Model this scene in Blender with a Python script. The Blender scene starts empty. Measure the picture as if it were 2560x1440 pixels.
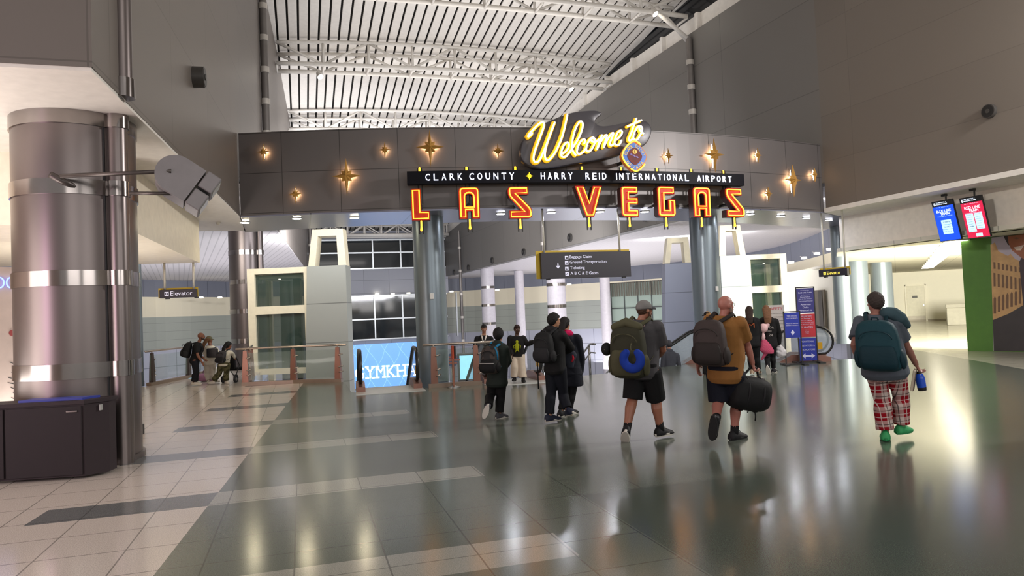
import bpy, bmesh, math, random
from math import sin, cos, pi, radians, atan2, sqrt, atan, floor, ceil, hypot
from mathutils import Vector, Matrix, Quaternion
random.seed(7)
S = bpy.context.scene
COL = S.collection
# ------------------------------------------------------------------ camera
F = 1775.0; YAW = radians(16.6); PITCH = radians(2.0); ROLL = radians(2.43); EYE = 1.7
FW = Vector((sin(YAW)*cos(PITCH), cos(YAW)*cos(PITCH), sin(PITCH)))
RT = Vector((cos(YAW), -sin(YAW), 0)); UP = RT.cross(FW)
XC = RT*cos(ROLL) - UP*sin(ROLL); YC = RT*sin(ROLL) + UP*cos(ROLL)
cam = bpy.data.cameras.new('camera'); cam.sensor_width = 36; cam.lens = F/2560*36
cam.clip_end = 400; cam.clip_start = .05
co = bpy.data.objects.new('camera', cam); COL.objects.link(co)
m = Matrix((XC, YC, -FW)).transposed().to_4x4(); m.translation = (0, 0, EYE); co.matrix_world = m
S.camera = co
O = Vector((0, 0, EYE))
# ------------------------------------------------------------------ world, exposure
W = bpy.data.worlds.new('world'); S.world = W; W.use_nodes = True
bg = W.node_tree.nodes['Background']; bg.inputs[0].default_value = (1.0, .95, .91, 1); bg.inputs[1].default_value = .46
vs = S.view_settings; vs.view_transform = 'Standard'; vs.look = 'None'; vs.gamma = 1; vs.use_curve_mapping = False; vs.exposure = 0.0
cy = S.cycles; cy.max_bounces = 7; cy.diffuse_bounces = 4; cy.glossy_bounces = 4; cy.transmission_bounces = 6; cy.transparent_max_bounces = 8
cy.sample_clamp_indirect = 4; cy.caustics_reflective = False; cy.caustics_refractive = False
cy.use_denoising = True; cy.use_adaptive_sampling = True; cy.adaptive_threshold = .02
def area(name, loc, rot, sx, sy, power, col=(1, .95, .88), spread=180):
    l = bpy.data.lights.new(name, 'AREA'); l.shape = 'RECTANGLE'; l.size = sx; l.size_y = sy; l.energy = power; l.color = col
    l.spread = radians(spread)
    o = bpy.data.objects.new(name, l); COL.objects.link(o); o.location = loc; o.rotation_euler = rot
    return o
UPR = (pi, 0, 0)
# uplights carried by the trusses, washing the roof
for yy, pw in ((-2, 150), (8, 150), (17, 160), (26.5, 200), (33.3, 175), (44, 330)):
    area('truss_uplight', (7.3, yy, 11.6), UPR, 13, 3.0, pw, (1, .95, .9))
# unseen fill areas added overhead and behind the camera to brighten the hall
area('hall_fill', (7, -6, 12.5), (0, 0, 0), 10, 3, 600, (1, .95, .9))
area('hall_fill', (13, -12.5, 5.2), (radians(88), 0, radians(22)), 10, 4, 480, (1, .96, .92))
area('hall_fill', (1, -12.5, 5.2), (radians(88), 0, radians(-28)), 10, 4, 430, (1, .96, .92))
# unseen side fills added outside the view, aimed across the hall
area('side_fill', (15.9, 8, 7.6), (radians(82), 0, radians(62)), 1.6, .6, 1100, (1, .96, .92))
area('side_fill', (-2.3, 6.3, 5.8), (radians(86), 0, radians(-62)), 1.2, .5, 115, (1, .95, .9), 70)
area('bay_fill', (-6.2, 9.5, .9), UPR, 3, 3, 240, (1, .93, .86))  # unseen upward fill added to brighten the bay soffit
# unseen fill areas added behind the sign wall and deeper in the rotunda
for x_, y_, w_, rz_, pw in ((0.2, 22.6, 3, 14, 110), (8, 21.6, 9, 0, 700), (16.5, 22.4, 5, -28, 150), (2.5, 33, 4, 30, 2300), (9, 33, 7, -12, 1150), (20, 33, 5, -35, 430)):
    area('rotunda_fill', (x_, y_, 5.0), (radians(82), 0, radians(rz_)), w_, .5, pw, (.97, .97, 1))
# upward fill areas added in the well, out of sight, for the ring ceiling
for x_, y_, w_, pw in ((20, 42, 10, 950), (23, 55, 8, 900), (-6, 45, 6, 600), (6.5, 40, 6, 300)):
    area('lower_level_fill', (x_, y_, -3.2), UPR, w_, 12, pw, (.97, .95, 1))
area('corridor_fill', (21.3, 15.2, 1.7), (radians(90), 0, radians(-45)), 3.0, 2.6, 5600, (1, .96, .82))  # fill area added out of sight behind the green wall
area('lobby_fill', (-5.5, 21.6, 5.2), (radians(75), 0, radians(12)), 5, .4, 300, (1, .95, .86))  # unseen fill area added for the lobby side
area('bay_floor_fill', (-4.7, 15.6, .25), UPR, 2, 3, 130, (1, .94, .86))  # fill area added at floor level to lift the beam underside
# unseen warm and pink fill areas added beside the big column
area('left_fill', (-8.6, 5.5, 2.0), (0, radians(-90), radians(8)), 3.4, 6, 260, (1, .88, .82))
area('left_pink_fill', (-7.5, 5.0, 2.2), (0, radians(-90), radians(38)), 3.0, .5, 45, (1, .45, .95))
# ------------------------------------------------------------------ pixel helpers (a pixel of the photo plus a real distance)
def ray(u, v):
    return FW*F + XC*(u-1280) - YC*(v-720)
def at_z(u, v, z): d = ray(u, v); return O + d*((z-EYE)/d.z)
def at_y(u, v, y): d = ray(u, v); return O + d*(y/d.y)
def at_x(u, v, x): d = ray(u, v); return O + d*(x/d.x)
def at_D(u, v, D): return O + ray(u, v)*(D/F)
def at_plane(u, v, P, N): d = ray(u, v); return O + d*((P-O).dot(N)/d.dot(N))
def bulk(x): return 17.83 + .0166*(x-8.6)**2
def on_bulk(u, v, off=0.0):
    d = ray(u, v); t = 18/d.y
    for _ in range(12):
        x = d.x*t; t = (bulk(x)-off)/d.y
    return O + d*t
def bulk_rot(x): return atan(.0332*(x-8.6))
# ------------------------------------------------------------------ materials
def lin(c):
    if isinstance(c, str): c = [int(c[i:i+2], 16)/255 for i in (0, 2, 4)]
    return tuple((x/12.92 if x <= .04045 else ((x+.055)/1.055)**2.4) for x in c)
_M = {}
class NT:
    def __init__(s, m): s.t = m.node_tree; s.n = s.t.nodes; s.l = s.t.links
    def new(s, k, **kw):
        n = s.n.new(k)
        for a, b in kw.items(): setattr(n, a, b)
        return n
    def math(s, op, a, b=0.0):
        n = s.n.new('ShaderNodeMath'); n.operation = op
        for i, x in enumerate((a, b)):
            if hasattr(x, 'is_linked'): s.l.new(x, n.inputs[i])
            else: n.inputs[i].default_value = x
        return n.outputs[0]
    def mix(s, f, a, b):
        n = s.n.new('ShaderNodeMix'); n.data_type = 'RGBA'
        for i, x in ((0, f), (6, a), (7, b)):
            if hasattr(x, 'is_linked'): s.l.new(x, n.inputs[i])
            else: n.inputs[i].default_value = x if i == 0 else (*x, 1)
        return n.outputs[2]
    def line(s, c, period, width, off=0.0):      # 1 on thin joints
        a = s.math('FRACT', s.math('DIVIDE', s.math('SUBTRACT', c, off), period))
        return s.math('LESS_THAN', a, width/period)
    def band(s, c, lo, hi):
        return s.math('MULTIPLY', s.math('GREATER_THAN', c, lo), s.math('LESS_THAN', c, hi))
    def uv(s):
        n = s.n.new('ShaderNodeUVMap'); x = s.n.new('ShaderNodeSeparateXYZ'); s.l.new(n.outputs[0], x.inputs[0]); return x.outputs
    def pos(s):
        n = s.n.new('ShaderNodeNewGeometry'); x = s.n.new('ShaderNodeSeparateXYZ'); s.l.new(n.outputs[0], x.inputs[0]); return x.outputs
    def noise(s, scale, detail=3, stretch=None):
        n = s.n.new('ShaderNodeTexNoise'); n.inputs['Scale'].default_value = scale; n.inputs['Detail'].default_value = detail
        tc = s.n.new('ShaderNodeTexCoord')
        if stretch:
            mp = s.n.new('ShaderNodeMapping'); mp.inputs['Scale'].default_value = stretch
            s.l.new(tc.outputs['Object'], mp.inputs[0]); s.l.new(mp.outputs[0], n.inputs[0])
        else: s.l.new(tc.outputs['Object'], n.inputs[0])
        return n.outputs[0]
def mat(name, col=None, rough=.5, metal=0.0, emit=None, es=0.0, var=.08, vs=6, bump=0.0, bs=40, spec=.5, trans=0.0, alpha=1.0, build=None, stretch=None):
    if name in _M: return _M[name]
    m = bpy.data.materials.new(name); m.use_nodes = True; _M[name] = m
    t = NT(m); b = t.n['Principled BSDF']
    b.inputs['Roughness'].default_value = rough; b.inputs['Metallic'].default_value = metal
    b.inputs['Specular IOR Level'].default_value = spec; b.inputs['Alpha'].default_value = alpha
    b.inputs['Transmission Weight'].default_value = trans
    c = lin(col) if col is not None else (.5, .5, .5)
    if var > 0:
        f = t.noise(vs, 3, stretch)
        f = t.math('MULTIPLY', f, 1.0)
        o = t.mix(f, tuple(x*(1-var*1.5) for x in c), tuple(min(1, x*(1+var*1.5)) for x in c))
        t.l.new(o, b.inputs['Base Color'])
    else: b.inputs['Base Color'].default_value = (*c, 1)
    if emit is not None:
        b.inputs['Emission Color'].default_value = (*lin(emit), 1); b.inputs['Emission Strength'].default_value = es
    if build:
        o = build(t, c)
        if o is not None: t.l.new(o, b.inputs['Base Color'])
    if bump:
        bn = t.n.new('ShaderNodeBump'); bn.inputs['Strength'].default_value = bump; bn.inputs['Distance'].default_value = .02
        t.l.new(t.noise(bs, 4, stretch), bn.inputs['Height']); t.l.new(bn.outputs[0], b.inputs['Normal'])
    return m
def panels(pu, pv, ou=0, ov=0, w=.025, dark=.45, var=.06):
    def f(t, c):
        u, v, _ = t.uv()
        a = t.math('MAXIMUM', t.line(u, pu, w, ou), t.line(v, pv, w, ov))
        # slight tone change from panel to panel
        k = t.new('ShaderNodeTexWhiteNoise', noise_dimensions='2D'); cb = t.new('ShaderNodeCombineXYZ')
        t.l.new(t.math('FLOOR', t.math('DIVIDE', t.math('SUBTRACT', u, ou), pu)), cb.inputs[0])
        t.l.new(t.math('FLOOR', t.math('DIVIDE', t.math('SUBTRACT', v, ov), pv)), cb.inputs[1])
        t.l.new(cb.outputs[0], k.inputs[0])
        base = t.mix(k.outputs[0], tuple(x*(1-var) for x in c), tuple(x*(1+var) for x in c))
        return t.mix(a, base, tuple(x*dark for x in c))
    return f
# ------------------------------------------------------------------ mesh helpers
def BM(): return bmesh.new()
def finish(bm, mats, smooth=False):
    bmesh.ops.recalc_face_normals(bm, faces=bm.faces)
    me = bpy.data.meshes.new('m'); bm.to_mesh(me); bm.free()
    for m in (mats if isinstance(mats, (list, tuple)) else [mats]): me.materials.append(m)
    if smooth:
        for p in me.polygons: p.use_smooth = True
        if smooth is True or smooth == 1: pass
        else: me.set_sharp_from_angle(angle=radians(smooth))
    return me
def props(o, label=None, cat=None, group=None, kind=None):
    if label: o['label'] = label
    if cat: o['category'] = cat
    if group: o['group'] = group
    if kind: o['kind'] = kind
    return o
def top(name, bm, mats, label=None, cat=None, group=None, kind=None, smooth=False):
    """a top-level single-mesh object built in world space; its origin is moved to its base"""
    me = bm if isinstance(bm, bpy.types.Mesh) else finish(bm, mats, smooth)
    xs = [v.co for v in me.vertices]
    c = Vector(((min(p.x for p in xs)+max(p.x for p in xs))/2, (min(p.y for p in xs)+max(p.y for p in xs))/2, min(p.z for p in xs)))
    me.transform(Matrix.Translation(-c))
    o = bpy.data.objects.new(name, me); COL.objects.link(o); o.location = c
    return props(o, label, cat, group, kind)
def empty(name, loc, rz=0, label=None, cat=None, group=None, kind=None):
    o = bpy.data.objects.new(name, None); o.empty_display_size = .1; COL.objects.link(o)
    o.location = loc; o.rotation_euler = (0, 0, rz); return props(o, label, cat, group, kind)
def part(name, bm, mats, parent=None, smooth=False, world=False, label=None):
    if parent is None: parent = mats
    me = bm if isinstance(bm, bpy.types.Mesh) else finish(bm, mats, smooth)
    o = bpy.data.objects.new(name, me); COL.objects.link(o); o.parent = parent
    if world:
        p = parent; mw = Matrix.Identity(4); ch = []
        while p: ch.append(p); p = p.parent
        for q in reversed(ch): mw = mw @ q.matrix_parent_inverse @ Matrix.LocRotScale(q.location, q.rotation_euler, q.scale)
        me.transform(mw.inverted())
    if label: o['label'] = label
    return o
def copy_tree(o, parent=None):
    c = o.copy(); COL.objects.link(c)
    if parent: c.parent = parent
    for ch in list(o.children): copy_tree(ch, c)
    return c
def box(bm, x0, x1, y0, y1, z0, z1, M=None):
    v = [bm.verts.new((x, y, z)) for x in (x0, x1) for y in (y0, y1) for z in (z0, z1)]
    for f in ((0, 1, 3, 2), (4, 6, 7, 5), (0, 4, 5, 1), (2, 3, 7, 6), (0, 2, 6, 4), (1, 5, 7, 3)): bm.faces.new([v[i] for i in f])
    if M is not None:
        for q in v: q.co = M @ q.co
    return v
def rbox(bm, x0, x1, y0, y1, z0, z1, r=.02, seg=2, M=None):
    b2 = bmesh.new(); box(b2, x0, x1, y0, y1, z0, z1)
    bmesh.ops.bevel(b2, geom=b2.edges[:], offset=r, segments=seg, profile=.5, affect='EDGES')
    merge(bm, b2, M)
def merge(bm, b2, M=None):
    b2.verts.ensure_lookup_table(); mp = {}
    for v in b2.verts: mp[v] = bm.verts.new((M @ v.co) if M is not None else v.co)
    for f in b2.faces:
        try:
            g = bm.faces.new([mp[v] for v in f.verts]); g.material_index = f.material_index
        except ValueError: pass
    b2.free()
def frame(d):
    d = d.normalized(); a = Vector((0, 0, 1)) if abs(d.z) < .9 else Vector((0, 1, 0))
    x = d.cross(a).normalized(); y = x.cross(d).normalized(); return x, y
def loft(bm, rings, cap=True, closed=False):
    R = [[bm.verts.new(p) for p in r] for r in rings]; n = len(R[0])
    for i in range(len(R)-(0 if closed else 1)):
        a, b = R[i], R[(i+1) % len(R)]
        for k in range(n):
            bm.faces.new((a[k], a[(k+1) % n], b[(k+1) % n], b[k]))
    if cap and not closed:
        bm.faces.new(R[0][::-1]); bm.faces.new(R[-1])
    return R
def tube(bm, pts, r, n=10, cap=True, flat=1.0, round_ends=False, closed=False, up=None):
    P = [Vector(p) for p in pts]; rs = r if isinstance(r, (list, tuple)) else [r]*len(P)
    N = len(P); T = []
    for i in range(N):
        if closed: d = P[(i+1) % N]-P[i-1]
        else: d = P[min(i+1, N-1)]-P[max(i-1, 0)]
        T.append(d.normalized() if d.length > 1e-9 else Vector((0, 0, 1)))
    if up is not None:
        x = T[0].cross(Vector(up)).normalized(); y = x.cross(T[0])
    else: x, y = frame(T[0])
    rings = []
    for i in range(N):
        if i:
            q = T[i-1].rotation_difference(T[i]); x = q @ x; y = q @ y
        def ring(c, s): return [c + x*(cos(2*pi*k/n)*rs[i]*s) + y*(sin(2*pi*k/n)*rs[i]*s*flat) for k in range(n)]
        if round_ends and i == 0 and not closed:
            for a in (80, 55, 28): rings.append(ring(P[0]-T[0]*rs[0]*sin(radians(a)), cos(radians(a))))
        rings.append(ring(P[i], 1))
        if round_ends and i == N-1 and not closed:
            for a in (28, 55, 80): rings.append(ring(P[-1]+T[-1]*rs[-1]*sin(radians(a)), cos(radians(a))))
    loft(bm, rings, cap, closed)
def cyl(bm, c, r, z0, z1, n=32, r2=None):
    tube_r = [[Vector((c[0]+cos(2*pi*k/n)*q, c[1]+sin(2*pi*k/n)*q, z)) for k in range(n)] for q, z in ((r, z0), (r if r2 is None else r2, z1))]
    loft(bm, tube_r)
def lathe(bm, c, prof, n=24):
    loft(bm, [[Vector((c[0]+cos(2*pi*k/n)*q, c[1]+sin(2*pi*k/n)*q, c[2]+z)) for k in range(n)] for q, z in prof])
def prism(bm, poly, y0, y1, M=None):
    """polygon in x,z extruded along y"""
    a = [bm.verts.new((x, y0, z)) for x, z in poly]; b = [bm.verts.new((x, y1, z)) for x, z in poly]
    bm.faces.new(a); bm.faces.new(b[::-1]); n = len(a)
    for i in range(n): bm.faces.new((a[i], b[i], b[(i+1) % n], a[(i+1) % n]))
    if M is not None:
        for q in a+b: q.co = M @ q.co
def slab(bm, poly, z0, z1):
    a = [bm.verts.new((x, y, z0)) for x, y in poly]; b = [bm.verts.new((x, y, z1)) for x, y in poly]
    bm.faces.new(a[::-1]); bm.faces.new(b); n = len(a)
    for i in range(n): bm.faces.new((a[i], a[(i+1) % n], b[(i+1) % n], b[i]))
def wall(bm, pts, z0, z1, th):
    """wall standing on a plan polyline; uv in metres; thickness th to the left of the path"""
    uvl = bm.loops.layers.uv.verify()
    P = [Vector((x, y)) for x, y in pts]; N = []
    for i in range(len(P)):
        d = (P[min(i+1, len(P)-1)]-P[max(i-1, 0)]).normalized(); N.append(Vector((-d.y, d.x)))
    L = [0.0]
    for i in range(1, len(P)): L.append(L[-1]+(P[i]-P[i-1]).length)
    zz0 = z0 if callable(z0) else (lambda i: z0); zz1 = z1 if callable(z1) else (lambda i: z1)
    f = [[bm.verts.new((p.x, p.y, z(i))) for i, p in enumerate(P)] for z in (zz0, zz1)]
    g = [[bm.verts.new((p.x+n.x*th, p.y+n.y*th, z(i))) for i, (p, n) in enumerate(zip(P, N))] for z in (zz0, zz1)]
    def q(vs, uv):
        fc = bm.faces.new(vs)
        for l, c in zip(fc.loops, uv): l[uvl].uv = c
    for i in range(len(P)-1):
        a, b = L[i], L[i+1]; k = i+1
        for s in (f, g):
            q((s[0][i], s[0][k], s[1][k], s[1][i]), ((a, zz0(i)), (b, zz0(k)), (b, zz1(k)), (a, zz1(i))))
        q((f[0][i], g[0][i], g[0][k], f[0][k]), ((a, .3), (a, .3+th), (b, .3+th), (b, .3)))
        q((f[1][i], f[1][k], g[1][k], g[1][i]), ((a, .3), (b, .3), (b, .3+th), (a, .3+th)))
    for i in (0, len(P)-1):
        q((f[0][i], f[1][i], g[1][i], g[0][i]), ((.2, zz0(i)), (.2, zz1(i)), (.2+th, zz1(i)), (.2+th, zz0(i))))
def text_mesh(s, spacing=1.0, extrude=.0, shear=0.0):
    cu = bpy.data.curves.new('t', 'FONT'); cu.body = s; cu.size = 1; cu.space_character = spacing; cu.extrude = extrude; cu.shear = shear
    cu.resolution_u = 3
    o = bpy.data.objects.new('t', cu); COL.objects.link(o); bpy.context.view_layer.update()
    me = bpy.data.meshes.new_from_object(o.evaluated_get(bpy.context.evaluated_depsgraph_get()))
    bpy.data.objects.remove(o); bpy.data.curves.remove(cu); return me
def text_bm(bm, s, cx, cz, y, w=None, h=None, depth=.004, spacing=1.0, shear=0.0, M=None, left=None):
    """text in the x,z plane facing -y: centred at cx,cz, fitted to width w and/or height h"""
    me = text_mesh(s, spacing, .5, shear); xs = [v.co.x for v in me.vertices]; ys = [v.co.y for v in me.vertices]
    x0, x1, y0, y1 = min(xs), max(xs), min(ys), max(ys)
    sx = w/(x1-x0) if w else None; sy = h/(y1-y0) if h else None
    if sx is None: sx = sy
    if sy is None: sy = sx
    vs = []
    for v in me.vertices:
        X = (v.co.x-(x0+x1)/2)*sx + cx
        if left is not None: X = (v.co.x-x0)*sx + left
        p = Vector((X, y - v.co.z*depth*2*.5 - depth*.5, (v.co.y-(y0+y1)/2)*sy + cz))
        vs.append(bm.verts.new((M @ p) if M is not None else p))
    for f in me.polygons:
        try: bm.faces.new([vs[i] for i in f.vertices])
        except ValueError: pass
    bpy.data.meshes.remove(me)
    return sx
def smoothpath(pts, sub=4, closed=False):
    P = [Vector(p) for p in pts]; out = []; n = len(P)
    for i in range(n if closed else n-1):
        p0 = P[(i-1) % n] if closed or i else P[0]; p1 = P[i]; p2 = P[(i+1) % n]; p3 = P[(i+2) % n] if closed or i+2 < n else P[-1]
        for k in range(sub):
            t = k/sub
            out.append(.5*((2*p1)+(p2-p0)*t+(2*p0-5*p1+4*p2-p3)*t*t+(3*p1-p0-3*p2+p3)*t**3))
    if not closed: out.append(P[-1])
    return out
# ================================================================== SETTING
def lwx(y): return -1.44 + .055*(y-19.5) if y < 54 else .46+.03*(y-54)
def rwx(y): return 16.07 - .06*(y-18.65)
ROOF = [(-16, 15.05), (10, 15.05), (19, 15.05), (25.4, 14.92), (32, 14.3), (39, 13.25), (47, 12.0), (56, 10.9), (68, 9.9)]
def roofz(x, y):
    z = ROOF[-1][1]
    for (a, p), (b, q) in zip(ROOF, ROOF[1:]):
        if a <= y <= b: z = p+(q-p)*(y-a)/(b-a); break
    return z - .0048*(x-7)**2
# ---- floor
def floor_build(t, c):
    x, y, _ = t.pos()
    light = lin('cdc3ba'); dark = lin('60675e'); strip_d = lin('6c6e6e'); strip_l = lin('98988f'); far = lin('b9b6a6'); green = lin('4e564e')
    bx = t.math('ADD', t.math('MULTIPLY', y, .068), -1.40)                       # edge between the pale and the dark terrazzo
    isl = t.math('LESS_THAN', x, bx)
    f = t.math('FRACT', t.math('DIVIDE', t.math('SUBTRACT', y, 7.33), 2.66))
    st = t.math('LESS_THAN', f, .205)
    stl = t.math('MULTIPLY', st, t.math('GREATER_THAN', x, t.math('ADD', t.math('MULTIPLY', y, .065), -2.89)))
    std = t.math('MULTIPLY', st, t.math('MULTIPLY', t.math('LESS_THAN', x, 1.8), t.math('LESS_THAN', y, 15)))
    cl = t.mix(stl, light, strip_d); cd = t.mix(std, dark, strip_l)
    gr = t.math('MULTIPLY', t.math('GREATER_THAN', x, 2.42), t.math('LESS_THAN', y, 6.15))
    cd = t.mix(gr, cd, green)
    col = t.mix(isl, cd, cl)
    fr = t.math('GREATER_THAN', t.math('SUBTRACT', x, t.math('MULTIPLY', y, .55)), 8.6)
    col = t.mix(t.math('MULTIPLY', fr, t.math('GREATER_THAN', y, 9)), col, far)
    j = t.math('MAXIMUM', t.line(x, .625, .012, .52), t.line(y, .605, .012, 6.17))
    j = t.math('MULTIPLY', j, t.math('SUBTRACT', 1.0, gr))
    col = t.mix(t.math('MULTIPLY', j, .6), col, lin('2e302c'))
    n = t.new('ShaderNodeTexNoise'); n.inputs['Scale'].default_value = 130; n.inputs['Detail'].default_value = 2
    tc = t.new('ShaderNodeTexCoord'); t.l.new(tc.outputs['Object'], n.inputs[0])
    n2 = t.new('ShaderNodeMapRange'); n2.inputs[1].default_value = .35; n2.inputs[2].default_value = .65; n2.inputs[3].default_value = .78; n2.inputs[4].default_value = 1.22
    t.l.new(n.outputs[0], n2.inputs[0])
    mm = t.new('ShaderNodeMix'); mm.data_type = 'RGBA'; mm.blend_type = 'MULTIPLY'; mm.inputs[0].default_value = 1
    t.l.new(col, mm.inputs[6]); t.l.new(n2.outputs[0], mm.inputs[7])
    b = t.n['Principled BSDF']
    n3 = t.noise(1.3, 4); r = t.new('ShaderNodeMapRange'); r.inputs[3].default_value = .15; r.inputs[4].default_value = .18; t.l.new(n3, r.inputs[0])
    t.l.new(r.outputs[0], b.inputs['Roughness'])
    return mm.outputs[2]
M_floor = mat('terrazzo', 'ffffff', .15, var=0, build=floor_build, spec=.62)
EDGE = [(-1.6, 21.0), (-.2, 20.75), (1.07, 20.05), (1.07, 17.1), (2.75, 16.95), (4.1, 16.8), (5.6, 16.95), (7.46, 17.28), (9.2, 17.8), (10.7, 18.35), (12.2, 18.2), (12.4, 17.0), (15.9, 16.3)]
bm = BM()
slab(bm, [(-16, -16), (46, -16), (46, 60), (40, 60), (24.5, 27.5), (16.6, 17.4)] + EDGE[::-1] + [(-1.3, 31.5), (-3.4, 31.5), (-3.5, 25.7), (-4.4, 23.0), (-16, 23.0)], -.4, 0)
top('floor', bm, M_floor, kind='structure')
bm = BM(); slab(bm, [(-16, 16), (36, 16), (36, 74), (-16, 74)], -5.3, -5.0)
top('floor', bm, mat('lower terrazzo', 'a9abb2', .25), kind='structure')
# ---- roof deck: pans with slots between, their recess shade put into a dark colour
bm = BM(); pitch = .432; ys = [p[0] for p in ROOF]; ys = sorted(set(ys+[22, 28.7, 35.5, 43, 51, 61]))
nx = 48; x0 = -3.6; prof = []
for i in range(nx):
    a = x0+i*pitch
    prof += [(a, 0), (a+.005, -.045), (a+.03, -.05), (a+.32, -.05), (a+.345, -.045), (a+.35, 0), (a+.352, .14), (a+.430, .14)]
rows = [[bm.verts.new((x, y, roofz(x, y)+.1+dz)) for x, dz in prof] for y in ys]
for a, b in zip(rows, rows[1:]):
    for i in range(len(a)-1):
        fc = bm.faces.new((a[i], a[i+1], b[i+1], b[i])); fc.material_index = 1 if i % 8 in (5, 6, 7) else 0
upr = [[bm.verts.new((x, y, roofz(x, y)+.45)) for x in [x0+nx*pitch*i/12 for i in range(13)]] for y in ys]
for a, b in zip(upr, upr[1:]):
    for i in range(12): bm.faces.new((a[i], b[i], b[i+1], a[i+1]))
top('ceiling', bm, [mat('white roof deck', 'd9d4cd', .45), mat('painted slot shade', '35322f', .9, var=.1)], kind='structure')
# ---- walls
M_wl = mat('grey metal wall panels', '756e69', .45, build=panels(3.1, 1.9, .6, 4.55, .02, .72, .03), metal=.25)
M_wr = mat('warm grey wall panels', '736b63', .5, build=panels(5.4, 1.45, 1.2, 4.6, .018, .8, .05))
M_white = mat('white painted soffit', 'e9e4dd', .55)
M_beige = mat('beige painted fascia', 'd6cabd', .5)
ly = [8.4, 12, 16, 19.5, 26, 33, 40, 47, 54, 60, 66]
def left_z0(i): return 4.5 if ly[i] < 20 else 5.5
bm = BM(); P = [(-12, 8.4), (lwx(8.4)-.01, 8.4)]
wall(bm, [(lwx(y), y) for y in ly[:4]], 4.5, lambda i: roofz(-2, ly[i])+.05, .5)
wall(bm, [(-12, 8.4), (lwx(8.4), 8.4)], 4.5, 14.9, .5)
top('wall_left', bm, M_wl, kind='structure')
bm = BM(); wall(bm, [(lwx(y), y) for y in ly[3:]], 5.53, lambda i: roofz(-1, ly[3+i])+.05, .5)
top('wall_left', bm, M_wl, kind='structure')
bm = BM(); slab(bm, [(-12, 8.41), (lwx(8.4)-.01, 8.41), (lwx(19.5)-.01, 19.5), (-1.5, 22.3), (-12, 22.3)], 4.46, 4.6)
top('ceiling', bm, M_white, kind='structure')
ry = [-16, -8, 0, 8, 13, 18.65, 23, 27.5, 32, 37, 45, 55, 66]
def rtop(y): return min(12.85, roofz(rwx(y), y)-.62)
bm = BM(); wall(bm, [(rwx(y), y) for y in ry[:6]][::-1], 4.5, 12.85, .5)
top('wall_right', bm, M_wr, kind='structure')
bm = BM(); wall(bm, [(rwx(y), y) for y in ry[5:]][::-1], 5.4, lambda i: rtop(ry[5:][::-1][i]), .5)
top('wall_right', bm, mat('grey wall panels beyond', '74706c', .5, build=panels(5.2, 3.0, 1.0, 5.4, .03, .7, .03)), kind='structure')
# white band with piers and the dark clerestory strip above it
bm = BM(); Y2 = ry[::-1]
wall(bm, [(rwx(y)+.22, y) for y in Y2], lambda i: rtop(Y2[i])-.02, lambda i: rtop(Y2[i])+.72, .3)
top('trim_1', bm, M_white, kind='structure')
bm = BM()
for k in range(-4, 16):
    y = 25.0+2.63*k
    if y < 60: box(bm, rwx(y)+.02, rwx(y)+.24, y-.09, y+.09, rtop(y)-.02, rtop(y)+.70)
top('trim_2', bm, M_white, kind='structure')
bm = BM(); wall(bm, [(rwx(y)+.35, y) for y in Y2], lambda i: rtop(Y2[i])+.68, lambda i: roofz(rwx(Y2[i]), Y2[i])+.5, .1)
top('window_1', bm, mat('dark night glass', '15171c', .12, var=0), kind='structure')
# soffit under the wall to the right, its fascia and the corridor beyond
bm = BM(); slab(bm, [(rwx(-10)+.01, -10), (rwx(-10)+1.65, -10), (rwx(18.6)+1.65, 18.6), (17.7, 19.72), (16.04, 18.7)], 4.46, 4.6)
top('ceiling', bm, M_white, kind='structure')
bm = BM(); wall(bm, [(17.62, 19.68), (rwx(14)+1.45, 14), (rwx(-10)+1.3, -10)], 3.3, 4.5, .25)
wall(bm, [(17.65, 19.9), (17.62, 19.68)], 3.3, 4.5, .25)
top('wall_right', bm, mat('beige fascia', 'efe6d9', .5), kind='structure')
def corr(t, c):
    x, y, _ = t.pos()
    a = t.math('ADD', x, y); b = t.math('SUBTRACT', x, y)
    j = t.math('MAXIMUM', t.line(a, 1.7, .03), t.line(b, 3.4, .03))
    return t.mix(j, c, tuple(q*.6 for q in c))
bm = BM(); slab(bm, [(17.6, 20), (17.4, 12), (18, -10), (46, -10), (46, 60), (40, 60), (24, 27.5)], 3.3, 3.42)
top('ceiling', bm, mat('corridor ceiling tiles', 'dcd7c8', .7, build=corr), kind='structure')
M_cream = mat('cream wall', 'f0ebda', .6, var=.015)
def corrpt(s, t):  # along the corridor axis (45 degrees) and across
    return (s*.7071+t*.7071, s*.7071-t*.7071)
bm = BM(); wall(bm, [corrpt(54.3, -8), corrpt(54.3, 9)], 0, 3.4, .3)
top('wall_corridor', bm, M_cream, kind='structure')
bm = BM(); wall(bm, [corrpt(54.2, -8), corrpt(54.2, 9)], 0, .12, .1)
top('baseboard_corridor', bm, mat('taupe skirting', 'a69c8b', .5), kind='structure')
# green wall return with the mural
g0 = Vector((18.8, 16.32)); g1 = Vector((19.05, 15.0)); gd = (g1-g0).normalized()
gb = g0+gd*3.2
bm = BM(); wall(bm, [tuple(gb), tuple(g0)][::-1], 0, 3.3, -.4)
M_green = mat('green painted wall', '4d7a2c', .55)
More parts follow.
